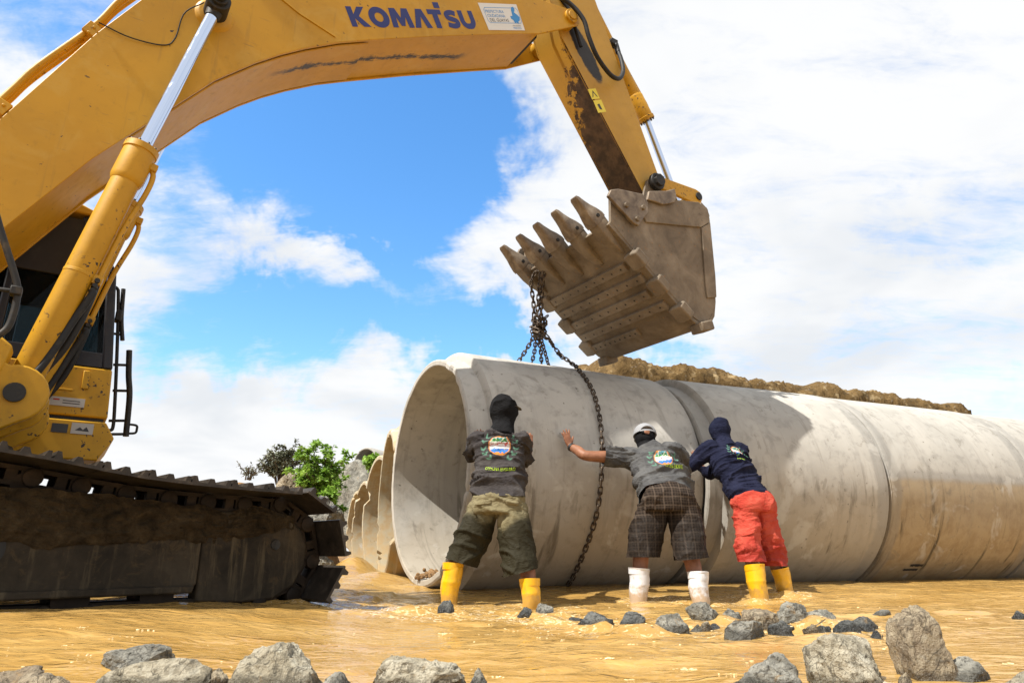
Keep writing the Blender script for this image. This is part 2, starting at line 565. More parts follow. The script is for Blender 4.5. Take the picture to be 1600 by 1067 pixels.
def concrete(name, tone=1.0, warm=0.0, lowdirt=.8, seed=0, L=None, line=0.):
    m, g = mat(name)
    o = g.map(g.obj(), loc=(seed * 3.1, seed * 1.7, 0))
    x, y, z = g.sep(o)
    n1 = g.noise(o, 1.3, 6, .6, .4); n2 = g.noise(o, 6, 7, .65, .3); n3 = g.noise(o, 60, 4, .65)
    a = (.335 * tone, (.322 - .02 * warm) * tone, (.295 - .07 * warm) * tone)
    c = g.mix(g.step(n1, .3, .7), a, tuple(k * 1.22 for k in a))
    c = g.mix(g.math('MULTIPLY', g.step(n2, .48, .68), .50), c, tuple(k * .62 for k in a))
    # casting bands round the pipe
    bn = g.noise(g.comb(g.math('MULTIPLY', x, 1.0), 0.0, 0.0), 2.2, 5, .7)
    c = g.mix(g.math('MULTIPLY', g.step(bn, .52, .66), .22), c, (.22 * tone, .215 * tone, .205 * tone))
    # ochre mud splashed and run on the lower half, dark oily streaks
    low = g.math('ADD', g.math('MULTIPLY', z, -1.0), g.math('MULTIPLY', g.math('SUBTRACT', n1, .5), 1.8))
    c = g.mix(g.math('MULTIPLY', g.step(low, -.15, .8), .60 * lowdirt), c, (.20, .150, .082))
    if line:
        tl_ = g.step(g.math('ADD', z, g.math('MULTIPLY', g.math('SUBTRACT', n2, .5), .10)), .10, .02)
        c = g.mix(g.math('MULTIPLY', tl_, line), c, g.mix(g.step(n2, .35, .65), (.24, .165, .08), (.33, .25, .14)))
        c = g.mix(g.math('MULTIPLY', g.step(g.math('ABSOLUTE', g.math('SUBTRACT', z, .10)), .10, .02), .45 * line), c, (.15, .14, .13))  # grey band along the equator: the terminator's shade painted into the concrete
    if L:
        e_ = g.math('MINIMUM', g.map(o, (1, 1, 1)) if False else g.math('SUBTRACT', x, seed * 3.1), g.math('SUBTRACT', L + seed * 3.1, x))
        e_ = g.math('ADD', e_, g.math('MULTIPLY', g.math('SUBTRACT', g.noise(o, 2.5, 4, .6), .5), .16))
        c = g.mix(g.math('MULTIPLY', g.step(e_, .20, .15), .38), c, (.17 * tone, .168 * tone, .162 * tone))
    st = g.noise(g.map(o, (5.5, .8, .8), rot=(0, 0, .0)), 1.3, 6, .6, .5)
    c = g.mix(g.math('MULTIPLY', g.step(g.noise(g.map(o, (7, .7, .7), loc=(2, 5, 1)), 1.1, 5, .62, .4), .54, .70), .30), c, (.13 * tone, .12 * tone, .10 * tone))
    k = g.math('MULTIPLY', g.step(st, .56, .72), g.step(g.math('ADD', low, .1), -.3, .5))
    c = g.mix(g.math('MULTIPLY', k, .75 * lowdirt), c, (.055, .043, .028))
    sp = g.math('MULTIPLY', g.step(g.noise(o, 17, 3, .5), .68, .73), g.step(n1, .42, .6))
    c = g.mix(g.math('MULTIPLY', sp, .7), c, (.09, .075, .055))
    # smears and scuffs
    sm_ = g.noise(g.map(o, (1.0, 1.0, 1.0), loc=(4, 2, 7)), 3.2, 5, .62, 1.2)
    c = g.mix(g.math('MULTIPLY', g.step(sm_, .60, .68), .40), c, (.15 * tone, .135 * tone, .11 * tone))
    c = g.mix(g.math('MULTIPLY', g.step(g.noise(g.map(o, (1, 1, 1), loc=(9, 1, 3)), 2.1, 4, .6, .6), .58, .66), .45), c, (.45 * tone, .44 * tone, .41 * tone))
    if warm > .5:
        c = g.mix(g.math('MULTIPLY', g.step(n2, .35, .65), .6), c, (.38, .25, .11))
    setp(g, base=c, rough=.85, nrm=g.bump(g.math('ADD', g.math('MULTIPLY', n3, .5), n2), .22, .012), spec=.25)
    M_[name] = m
for k in range(5):
    concrete('concrete %d' % k, (1.10, 1.06, 1.0, 1.0, 1.0)[k], 0, (.85, .80, 1.2, .9, .8)[k], k, (None, 2.42, 2.57, 2.4, 2.4)[k], (0, 0, .7, .4, .0)[k])
concrete('old concrete', 1.05, 1.0, .9, 9)

def rockmat(name, a, b, lich=.5):
    m, g = mat(name)
    o = g.obj()
    i = g.new('ShaderNodeObjectInfo').outputs['Random']
    o = g.vmath('ADD', o, g.comb(g.math('MULTIPLY', i, 37), g.math('MULTIPLY', i, 91), i))
    n1 = g.noise(o, 9, 7, .65, .5); n2 = g.noise(o, 45, 6, .7); n3 = g.noise(o, 150, 3, .6)
    c = g.mix(g.step(n1, .35, .65), a, b)
    c = g.mix(g.math('MULTIPLY', g.step(g.noise(o, 22, 5, .65, 1.0), .52, .60), .55), c, tuple(k * .55 for k in a))
    c = g.mix(g.math('MULTIPLY', g.step(n2, .52, .64), .85), c, tuple(k * .36 for k in a))
    c = g.mix(g.math('MULTIPLY', g.step(g.noise(o, 14, 5, .6, .8), .56, .68), lich), c, (.42, .40, .33))
    c = g.mix(g.math('MULTIPLY', g.step(g.noise(o, 11, 4, .6, .8), .62, .72), .5), c, (.30, .19, .08))
    c = g.mix(g.math('MULTIPLY', g.step(n3, .64, .74), .45), c, tuple(min(1, k * 1.5) for k in b))
    cr = g.noise(o, 6, 3, .5, 1.5)
    c = g.mix(g.math('MULTIPLY', g.step(g.math('ABSOLUTE', g.math('SUBTRACT', cr, .5)), .012, .003), .7), c, tuple(k * .25 for k in a))
    # silt and a wet band just above the water
    pz = g.math('ADD', g.sep(g.pos())[2], g.math('MULTIPLY', g.math('SUBTRACT', n1, .5), .05))
    wet = g.step(pz, .045, .022)
    c = g.mix(g.math('MULTIPLY', wet, .72), c, tuple(k * .22 for k in a))
    setp(g, base=c, rough=g.step(wet, 0, 1, .78, .25), nrm=g.bump(g.math('ADD', n2, g.math('MULTIPLY', n3, .5)), 1.0, .014), spec=.35)
    M_[name] = m
rockmat('pale rock', (.235, .205, .145), (.40, .365, .285))
rockmat('grey rock', (.135, .130, .110), (.27, .26, .225), .40)
rockmat('dark rock', (.060, .064, .064), (.135, .138, .130), .15)
rockmat('brown rock', (.18, .14, .095), (.31, .26, .18), .3)

m, g = mat('dirt')
p = g.pos()
n1 = g.noise(p, 1.5, 8, .65, .4); n2 = g.noise(p, 14, 7, .7)
c = g.ramp(n1, [(.3, (.13, .072, .032)), (.55, (.25, .150, .072)), (.8, (.36, .245, .135))])
c = g.mix(g.math('MULTIPLY', g.step(n2, .48, .66), .8), c, (.075, .045, .022))
c = g.mix(g.step(g.noise(p, 40, 3, .6), .64, .70), c, (.34, .28, .20))
setp(g, base=c, rough=.95, nrm=g.bump(n2, .8, .04), spec=.1)
M_['dirt'] = m
m, g = mat('earth bank')
p = g.pos()
n1 = g.noise(p, 2.2, 8, .65, .4); n2 = g.noise(p, 11, 7, .72, .3)
c = g.ramp(n1, [(.3, (.075, .046, .018)), (.55, (.155, .100, .042)), (.8, (.24, .165, .08))])
c = g.mix(g.step(n2, .50, .68), c, (.060, .038, .018))
c = g.mix(g.math('MULTIPLY', g.step(g.noise(p, 5, 4, .6), .58, .66), .8), c, (.33, .25, .14))
c = g.mix(g.math('MULTIPLY', g.step(g.voro(p, 9), .22, .10), .5), c, (.25, .21, .16))
c = g.mix(g.math('MULTIPLY', g.step(g.noise(p, 3.3, 3, .5), .55, .62), .5), c, (.055, .040, .022))
setp(g, base=c, rough=.95, nrm=g.bump(n2, 1.0, .05), spec=.1)
M_['earth bank'] = m

# muddy water
m, g = mat('muddy water')
p = g.pos()
q = g.map(p, (1, 1.7, 1), rot=(0, 0, .25))
n1 = g.noise(q, 1.2, 5, .6, .8); n2 = g.noise(g.map(p, (1, 1.7, 1), rot=(0, 0, .15)), 6.5, 2, .45, .9); n3 = g.noise(g.map(p, (1, 1.5, 1)), 26, 2, .5, .6)
fo = g.new('ShaderNodeAttribute'); fo.attribute_name = 'foam'
c = g.ramp(n1, [(.28, (.29, .165, .042)), (.52, (.375, .228, .070)), (.78, (.46, .305, .112))])
c = g.mix(g.math('MULTIPLY', g.step(g.noise(g.map(p, (1, 2.4, 1)), 3.5, 4, .6, 1.2), .50, .72), .45), c, (.255, .135, .032))
c = g.mix(g.math('MULTIPLY', g.step(g.noise(g.map(p, (.7, 4.5, 1), rot=(0, 0, .12)), 3.0, 5, .65, .7), .58, .70), .38), c, (.52, .36, .15))
h = g.math('ADD', g.math('MULTIPLY', n2, 1.0), g.math('MULTIPLY', n3, .26))
fn = g.noise(p, 26, 4, .7, .8)
fk = g.step(g.math('ADD', g.math('MULTIPLY', fo.outputs['Fac'], .42), g.math('MULTIPLY', fn, .72)),   .76, .86)
c = g.mix(g.math('MULTIPLY', fk, .62), c, (.72, .58, .36))
# silty water glows evenly from below; only the mirror on top follows the ripples
nb = g.bump(h, .50, .030)
up_ = g.vmath('NORMALIZE', g.vmath('ADD', g.vmath('MULTIPLY', nb, (.8, .8, .8)), (0, 0, .2)))
df = g.new('ShaderNodeBsdfDiffuse'); g.put(df.inputs[0], c); g.put(df.inputs['Normal'], up_)
gl = g.new('ShaderNodeBsdfGlossy'); gl.inputs[0].default_value = (1, 1, 1, 1); g.put(gl.inputs['Roughness'], g.math('ADD', .06, g.math('MULTIPLY', fk, .35))); g.put(gl.inputs['Normal'], nb)
fr = g.new('ShaderNodeFresnel'); fr.inputs[0].default_value = 1.33; g.put(fr.inputs['Normal'], nb)
mx = g.new('ShaderNodeMixShader'); g.put(mx.inputs[0], g.math('MULTIPLY', fr.outputs[0], .9)); g.l.new(df.outputs[0], mx.inputs[1]); g.l.new(gl.outputs[0], mx.inputs[2])
g.l.new(mx.outputs[0], g.n['Material Output'].inputs[0])
M_['muddy water'] = m
m, g = mat('foam', (.66, .50, .27), .15)
M_['foam'] = m

def cloth(name, base, dark=None, scale=1.0, rough=.9):
    m, g = mat(name)
    p = g.pos()
    n1 = g.noise(p, 9, 5, .6, .4); n2 = g.noise(p, 420, 2, .5)
    c = g.mix(g.step(n1, .35, .7), base, dark or tuple(k * .7 for k in base))
    wr = g.noise(g.map(p, (1, 1, 1.5), rot=(.3, .5, .2)), 11 * scale, 3, .5, 1.0)
    wr2 = g.noise(g.map(p, (1, 1, 2.6), rot=(.5, .2, .3)), 24 * scale, 3, .55, 1.6)
    setp(g, base=c, rough=rough, nrm=g.bump(g.math('ADD', g.math('ADD', wr, g.math('MULTIPLY', wr2, .45)), g.math('MULTIPLY', n2, .05)), .75, .018), spec=.12)
    M_[name] = m
    return g
cloth('charcoal cotton', (.030, .028, .030), (.045, .042, .042))
cloth('grey cotton', (.105, .105, .108), (.15, .15, .15))
cloth('navy cotton', (.007, .009, .024), (.012, .014, .034))
cloth('black cotton', (.006, .006, .007), (.010, .010, .011))
cloth('red cotton', (.40, .042, .026), (.48, .07, .045))
def solid(name, c, rough=.6, metal=0.):
    m, g = mat(name, c, rough, metal)
    M_[name] = m
    return m
# ------------------------------------------------------------------ ground and stream
def water_level(x, y):
    x = np.asarray(x, float); y = np.asarray(y, float)
    a = .105 * sstep(-x, .4, 2.0) * sstep(y, 1.4, 3.0)
    b = .060 * sstep(y, 5.7, 7.3)
    return np.maximum(a, b)
def ground_level(x, y):
    p = np.stack([x.ravel(), y.ravel(), 0 * x.ravel()], 1)
    r = np.hypot(x, y)
    bed = -.22 + .05 * fbm(p * 1.3, 3, .5, 3).reshape(x.shape)
    # dry land beyond the stream, and a spoil heap on the left behind the old pipes
    land = .25 + .25 * fbm(p * .16, 4, .5, 5).reshape(x.shape)
    k = sstep(y, 16, 30)
    h = bed * (1 - k) + land * k
    n = fbm(p * .9, 5, .55, 11).reshape(x.shape)
    n2 = fbm(p * 3.5, 4, .6, 13).reshape(x.shape)
    hl = np.exp(-((x + 5.3) / 1.25) ** 2 - ((y - 14.0) / 2.6) ** 2) * (1.80 + .35 * n + .25 * n2)
    hl2 = np.exp(-(np.abs(x + 3.32) / .58) ** 2.6 - ((y - 10.9) / 1.0) ** 2) * (1.45 + .4 * n + .40 * n2)
    return h + hl + hl2
def axis(lo, hi, step, far):
    a = np.arange(lo, hi + 1e-6, step)
    g_ = step
    L = [lo]; R = [hi]
    while L[-1] > -far:
        g_ *= 1.35; L.append(L[-1] - g_); R.append(R[-1] + g_)
    return np.array(L[::-1][:-1] + list(a) + R[1:])
ax_ = axis(-9, 6, .12, 900); ay_ = axis(5, 19, .12, 900)
X, Y = np.meshgrid(ax_, ay_)
tag(grid_mesh('ground', X, Y, ground_level(X, Y), M_['dirt']), kind='structure')

xs = np.concatenate([np.linspace(-14, -5.2, 30)[:-1], np.arange(-5.2, 9.5, .03), np.linspace(9.5, 24, 40)[1:]])
ys = np.concatenate([np.linspace(-3, 1.2, 25)[:-1], 1.2 * (9.6 / 1.2) ** np.linspace(0, 1, 330), np.linspace(9.6, 26, 40)[1:]])
X, Y = np.meshgrid(xs, ys)
P = np.stack([X.ravel(), Y.ravel(), 0 * X.ravel()], 1)
ca, sa = math.cos(.35), math.sin(.35)
Q = np.stack([(P[:, 0] * ca + P[:, 1] * sa) * .75, (-P[:, 0] * sa + P[:, 1] * ca) * 1.5, P[:, 2]], 1)
warp = np.stack([fbm(Q * 1.1 + 5, 2, .5, 31), fbm(Q * 1.1 + 9, 2, .5, 32), 0 * Q[:, 0]], 1) * .45
Q2 = np.stack([P[:, 0] * .8 + P[:, 1] * .25, P[:, 1] * 2.0 - .2 * P[:, 0], P[:, 2]], 1)
h = .008 * vnoise((Q + warp) * 1.7, 21) + .0075 * vnoise((Q2 + warp) * 2.6, 24) + .0068 * vnoise((Q2 + warp * 1.6) * 4.6, 26) + .0040 * vnoise((Q2 + warp) * 9.0, 28) * (.3 + .7 * sstep(fbm(P * .8, 2, .5, 29), -.3, .5))
WAKE = [(-.49, 5.62), (.14, 5.42), (1.06, 6.15), (1.54, 5.95), (2.08, 6.18), (2.46, 6.5), (.42, 3.78), (.60, 3.68), (1.05, 4.0), (1.45, 3.78), (1.63, 3.85), (-.41, 4.55), (.2, 4.5), (-.66, 4.64), (-1.40, 4.69)]
chop = np.zeros(len(P))
for wx, wy in WAKE:
    r = np.hypot(P[:, 0] - wx, P[:, 1] - wy)
    h += .030 * np.exp(-((r - .10) / .08) ** 2) * (.6 + .8 * fbm(P * 9, 2, .5, 40))
    chop += np.exp(-(r / .45) ** 2)
chop += np.exp(-((P[:, 1] - 5.3 + .1 * P[:, 0]) / .55) ** 2) * .6 * (P[:, 0] > -2.5)
h += np.clip(chop, 0, 1) * .028 * fbm(np.stack([P[:, 0] * 4.5, P[:, 1] * 7.5, P[:, 2]], 1), 3, .45, 44)
foamv = np.clip(chop, 0, 1) * .9 + .12 * fbm(P * .7, 2, .5, 46)
h = h - .022 * np.exp(-((P[:, 1] - 5.8) / .7) ** 2) * (P[:, 0] > -1)
h = h.reshape(X.shape) + water_level(X, Y)
# a smooth tongue of water sliding out from between the old pipes
h += .24 * np.exp(-((X + 1.88) / .26) ** 2 - ((Y - 8.6) / .55) ** 2) * (1 + .25 * fbm(P * 2.5, 2, .5, 51).reshape(X.shape)) + .12 * np.exp(-((X + 1.35) / .35) ** 2 - ((Y - 7.6) / .4) ** 2)
water = tag(grid_mesh('stream_water', X, Y, h, M_['muddy water']), kind='structure')
at_ = water.data.attributes.new('foam', 'FLOAT', 'POINT'); at_.data.foreach_set('value', foamv.astype(np.float32))
def water_at(x, y):
    i = np.searchsorted(ys, y); j = np.searchsorted(xs, x)
    return float(h[min(i, len(ys) - 1), min(j, len(xs) - 1)])

# bubbles of foam carried on the water: uncountable
mb = MB()
rf = random.Random(5)
def bubble(x, y, r):
    z = water_at(x, y)
    n = 7
    R = [[V((x + r * s * math.cos(2 * PI * k / n), y + r * s * math.sin(2 * PI * k / n), z + r * hh)) for k in range(n)] for s, hh in ((1, -.2), (.88, .08), (.50, .15))]
    mb.rings(R)
for k in range(150):
    y = 1.9 * (6.8 / 1.9) ** rf.random(); x = (rf.random() * 2 - 1) * .78 * y
    if x < -1.2 and y > 3.0: continue
    n = rf.choice((1, 2, 4, 9, 14)); s = rf.uniform(.003, .007)
    for q_ in range(n):
        bubble(x + rf.gauss(0, s * 3.2), y + rf.gauss(0, s * 1.8), s * rf.uniform(.4, 1.2))
for wx, wy in WAKE:
    for k in range(9):
        a = rf.random() * 2 * PI; r = rf.uniform(.10, .34)
        bubble(wx + r * math.cos(a) * 1.4, wy - abs(r * math.sin(a)) * .9, rf.uniform(.003, .0085))
for k in range(70):
    bubble(rf.uniform(-1.4, 2.9), rf.gauss(5.1, .35), rf.uniform(.003, .009))
tag(mb.build('foam_bubbles', M_['foam'], None, 60), 'small pale foam bubbles drifting on the muddy water', 'foam', kind='stuff')

# ------------------------------------------------------------------ concrete pipes
def dirM(p0, ang, rise=0.0):
    a = math.radians(ang)
    x = V((math.sin(a), math.cos(a), rise)).normalized()
    y = V((0, 0, 1)).cross(x).normalized()
    z = x.cross(y)
    return Matrix.Translation(V(p0)) @ Matrix((x, y, z)).transposed().to_4x4()
def make_pipe(name, M, L, R, wall, material, label, spigot=.16, step=.085, chip=1.0, seed=0, n=160, group='concrete drainage pipes'):
    """spigot end at x=0, plain bell end at x=L; the edge of the mouth is chipped"""
    ri = R - wall
    rs = R - step
    prof = []
    def seg(a, b, k, last=False):
        for i in range(k + (1 if last else 0)):
            t = i / k
            prof.append((a[0] + (b[0] - a[0]) * t, a[1] + (b[1] - a[1]) * t))
    fl = .012
    seg((0, ri + fl), (0, (ri + rs) / 2), 4); seg((0, (ri + rs) / 2), (.0, rs - fl), 4)
    seg((fl, rs), (spigot, rs + .012), 6)
    seg((spigot + .004, rs + .016), (spigot + .018, R - .010), 4)
    seg((spigot + .030, R), (L - .02, R), 60)
    seg((L - .003, R - .004), (L, R - .02), 2)
    seg((L, R - .025), (L, ri + .02), 3)
    seg((L - .01, ri), (.03, ri), 50)
    prof.append((.006, ri + .003))
    pts = np.array(prof)
    m = len(pts)
    ang = np.linspace(0, 2 * PI, n, endpoint=False)
    xx = np.repeat(pts[:, 0][:, None], n, 1); rr = np.repeat(pts[:, 1][:, None], n, 1)
    aa = np.repeat(ang[None], m, 0)
    cs = np.stack([np.cos(aa) * 2.2, np.sin(aa) * 2.2, xx * 1.3], -1).reshape(-1, 3)
    # chips: the mouth edge is bitten back unevenly
    e = np.stack([np.cos(ang), np.sin(ang), 0 * ang], 1)
    bite = np.clip(fbm(e * 2.6 + seed, 4, .6, 60 + seed) - .22, 0, 1) * .34 * chip + np.clip(fbm(e * 14 + seed, 3, .6, 70 + seed), 0, 1) * .012 * chip
    fall = np.exp(-np.maximum(xx, 0) / .10)
    xx = xx + bite[None] * fall
    rr = rr - (rr > (ri + rs) / 2) * bite[None] * .35 * fall
    rr = rr + .004 * fbm(cs, 3, .5, 80 + seed).reshape(m, n)
    vs = np.stack([xx, rr * np.cos(aa), rr * np.sin(aa)], -1).reshape(-1, 3)
    i = np.arange(m)[:, None] * n; j = np.arange(n)[None]
    i2 = (np.arange(m)[:, None] + 1) % m * n
    fs = np.stack([i + j, i + (j + 1) % n, i2 + (j + 1) % n, i2 + j], -1).reshape(-1, 4)
    me = bpy.data.meshes.new(name)
    me.from_pydata(vs.tolist(), [], fs[:, ::-1].tolist())
    smooth(me, 30)
    me.materials.append(material)
    o = bpy.data.objects.new(name, me)
    link(o, None, M)
    tag(o, label, 'concrete pipe', group)
    return o
P1 = V((-.9, 7.15, 1.2)); A1 = 63
M1 = dirM(P1, A1, -.004)
make_pipe('concrete_pipe', M1, 2.62, 1.25, .17, M_['concrete 0'], 'big grey concrete pipe in front, chipped open mouth, slung on the chain', spigot=.20, step=.10, seed=4, chip=.55)
A2 = 68
d2 = V((math.sin(math.radians(A2)), math.cos(math.radians(A2)), 0))
base2 = V((1.60, 8.21, 1.16))
LBL = ['grey concrete pipe behind the person in red shorts, second along the row',
       'brown stained concrete pipe with small black stencil, third along the row',
       'concrete pipe at the right edge of the photo, fourth along the row',
       'concrete pipe farthest off at the right end of the row']
S_ = (0, 2.45, 5.05, 7.50)
for k in range(4):
    make_pipe('concrete_pipe', dirM(base2 + d2 * S_[k] + V((0, 0, -.012 * k)), A2), (2.42, 2.57, 2.42, 2.42)[k], 1.25 - .004 * k, .17, M_['concrete %d' % (k + 1)], LBL[k], spigot=.16 if k == 0 else .012, step=.10 if k == 0 else .016, seed=3 + k, chip=.5 if k == 0 else .12)

# old ochre-stained pipes lying one behind the other on the left
OLD = [((-1.80, 9.9), 1.10, 'old ochre stained pipe right behind the big mouth, wide broken rim'),
       ((-2.46, 12.6), 1.10, 'second old pipe behind, narrow pale rim with a notch'),
       ((-3.26, 15.2), 1.0, 'third old pipe behind, thin rim beside the boulder'),
       ((-3.94, 17.6), 1.0, 'farthest old pipe of the row behind, only its edge showing')]
for k, ((x, y), R, lb) in enumerate(OLD):
    o = make_pipe('old_pipe', dirM((x, y, R - .06), (74, 66, 66, 66)[k]), 2.6, R, .13, M_['old concrete'], lb, spigot=.10, step=.05, chip=1.0, seed=20 + k, n=110, group='old pipes behind')
o = make_pipe('old_pipe', dirM((-4.25, 19.9, 2.93), 25), 2.0, .42, .07, M_['concrete 1'], 'small grey pipe lying on top of the boulders behind the bush', spigot=.05, step=.02, chip=.5, seed=31, n=64, group='old pipes behind')

# stencil on the third pipe
def text_mesh(body, size, extr=0.0):
    cu = bpy.data.curves.new('txt', 'FONT'); cu.body = body; cu.size = size; cu.align_x = 'CENTER'; cu.align_y = 'CENTER'
    cu.resolution_u = 3
    t = bpy.data.objects.new('tmp', cu); COL.objects.link(t)
    bpy.context.view_layer.update()
    me = evaluated(t)
    bpy.data.objects.remove(t); bpy.data.curves.remove(cu)
    return me
def bold_text(body, size, width=None):
    """flat text as (verts 2d, faces)"""
    me = text_mesh(body, size)
    v = np.array([(p.co.x, p.co.y) for p in me.vertices]); f = [tuple(p.vertices) for p in me.polygons]
    bpy.data.meshes.remove(me)
    if width:
        v[:, 0] *= width / (v[:, 0].max() - v[:, 0].min())
    return v, f
solid('stencil black', (.006, .005, .005), .9)
pipe3 = [o for o in COL.objects if o.name == 'concrete_pipe.002'][0]
mb = MB()
rs_ = random.Random(12)
def on3(a, b):
    th = math.radians(180 + 47.5) - b / 1.25
    return WM[pipe3.name] @ V((.56 + a, 1.2555 * math.cos(th), 1.2555 * math.sin(th)))
for row, (n_c, x_0, w_) in enumerate(((7, .03, .030), (9, -.03, .026))):    # worn characters, too far gone to read
    for k_ in range(n_c):
        x0_ = x_0 + k_ * w_; b0 = -.075 * row
        h0_, h1_ = rs_.uniform(-.004, .010), rs_.uniform(.034, .044)
        mb.add([on3(x0_, b0 + h0_), on3(x0_ + w_ * .86, b0 + rs_.uniform(-.002, .012)), on3(x0_ + w_ * .9, b0 + h1_), on3(x0_ + w_ * .05, b0 + rs_.uniform(.032, .044))], [(0, 1, 2, 3)])
tag(mb.build('stencil_mark', M_['stencil black'], pipe3, 0), kind='stuff')

# crumbly earth bank behind the pipe row
u = np.linspace(1.0, 9.75, 230); w = np.linspace(0, 1, 44)
U_, W_ = np.meshgrid(u, w)
bo = base2 + V((-.25, .0, 0)) + V((-d2.y, d2.x, 0)) * 2.0 + d2 * (-.9)
prof = [(-.55, 0.), (-.45, 1.6), (-.38, 2.75), (-.28, 3.15), (.0, 3.28), (.6, 3.25), (1.2, 3.1), (1.9, 0.)]
pp = spline(prof, 44)
PX = pp[:, 0][:, None] + 0 * U_; PZ = pp[:, 1][:, None] + 0 * U_
fadeL = sstep(U_, -.2, 1.6)
wav = .035 * fbm(np.stack([U_.ravel() * 1.1, 0 * U_.ravel(), 0 * U_.ravel()], 1), 4, .55, 90).reshape(U_.shape)
PZ = PZ * (.15 + .85 * sstep(U_, .9, 1.9)) * (1.0 + wav) * (1 + .04 * np.exp(-((U_ - 1.7) / .9) ** 2) - .02 * sstep(U_, 3.5, 8.3))
Pn = np.stack([U_.ravel() * 2.4, PX.ravel() * 2.4, PZ.ravel() * 2.4], 1)
dsp = (.06 * fbm(Pn, 5, .6, 91) + .045 * fbm(Pn * 3.1, 4, .6, 92, ridge=True) + .05 * np.floor(3 * vnoise(Pn * 1.7, 95)) / 3).reshape(U_.shape)
PX = PX - dsp * .9; PZ = PZ + dsp * .9
ex = d2; ey = V((-d2.y, d2.x, 0))
XX = bo.x + ex.x * U_ + ey.x * PX; YY = bo.y + ex.y * U_ + ey.y * PX
ob = grid_mesh('earth_bank', XX, YY, np.maximum(PZ, -.1), M_['earth bank'])
bm = bmesh.new(); bm.from_mesh(ob.data)
bmesh.ops.holes_fill(bm, edges=[e for e in bm.edges if e.is_boundary], sides=0)
bmesh.ops.recalc_face_normals(bm, faces=bm.faces); bm.to_mesh(ob.data); bm.free()
tag(ob, kind='structure')
# ------------------------------------------------------------------ excavator
BD, BN, BO = bdw, bnw, B0w
UP = V((0, 0, 1))
def BW(t, z, o=0.0):                       # boom-plane coordinates: along, up, across (+ = far side)
    return BO + BD * t + BN * o + UP * z
BP = lambda a, b, k: BW(a, b, k)
EX = empty('excavator', BW(-5.6, 0, 0))
tag(EX, 'yellow tracked excavator holding its raised bucket over the pipes', 'excavator')
Y_, BK, RB = M_['yellow paint'], M_['black steel'], M_['black rubber']

# --- boom
low = [(-5.95, 1.30), (-5.62, 1.62), (-5.19, 2.316), (-4.80, 2.96), (-4.46, 3.43), (-4.114, 3.905), (-3.84, 4.19), (-3.65, 4.36), (-3.457, 4.51), (-3.18, 4.70), (-2.905, 4.855), (-2.268, 5.20), (-1.195, 5.74), (-1.00, 5.84)]
top = [(-.93, 6.28), (-1.2, 6.42), (-2.2, 6.18), (-3.0, 5.86), (-3.6, 5.52), (-4.1, 5.08), (-4.42, 4.72), (-4.677, 4.36), (-4.92, 3.915), (-5.324, 3.042), (-5.75, 2.05), (-6.05, 1.60)]
boom = MB().prism(low + top, BP, -.325, .325).build('boom', M_['boom paint'], EX, 30, .008)
# side plates stand a little proud of the box, and carry the fork at the tip
for sgn in (-1, 1):
    nose = [(-1.45, 5.60), (-1.00, 5.825), (-.50, 6.17), (-.435, 6.215), (-.415, 6.28), (-.44, 6.35), (-.50, 6.385), (-.58, 6.37), (-.95, 6.30), (-1.45, 6.36)]
    nl = [(a + .004, b - .018) for a, b in low[:-2]] 
    pl = nl + nose + [(a - .004, b + .015) for a, b in top[1:]]
    MB().prism(pl, BP, sgn * .326, sgn * .352).build('side_plate', M_['boom paint'], boom, 30, .004)
    mb = MB()
    mb.cyl(BW(-.555, 6.27, sgn * .345), BW(-.555, 6.27, sgn * .385), .085, 28)
    mb.cyl(BW(-.555, 6.27, sgn * .384), BW(-.555, 6.27, sgn * .40), .055, 24)
    mb.build('pin_boss', Y_, boom, 35, .005)
# black block stands in for the shade inside the fork's open mouth
MB().prism([(-1.03, 5.83), (-.97, 5.85), (-.92, 6.2), (-1.0, 6.2)], BP, -.25, .25).build('fork_shade', BK, boom, 30)
# a plate lapped under the bend, weld bead along its end
mb = MB()
n_ = 14
for k in range(n_):
    pass
strip = [( -4.60, 3.23), (-4.114, 3.895), (-3.84, 4.178), (-3.65, 4.348), (-3.457, 4.498), (-3.18, 4.688), (-2.90, 4.845)]
R = []
for (a, b), (a2, b2) in zip(strip, strip[1:] + [(-2.268, 5.19)]):
    t_ = V((a2 - a, b2 - b)).normalized(); nx, nz_ = t_.y, -t_.x
    R.append([BW(a, b, -.30), BW(a + nx * .012, b + nz_ * .012, -.295), BW(a + nx * .012, b + nz_ * .012, .295), BW(a, b, .30)])
mb.rings(R); mb.build('underside_plate', M_['boom paint'], boom, 30, .003)
mb = MB().tube([BW(-4.02, 5.02, -.356), BW(-3.55, 4.80, -.357), BW(-3.22, 4.62 + .09, -.357)], .006, 8)
mb.build('weld_bead', M_['boom paint'], boom, 60)

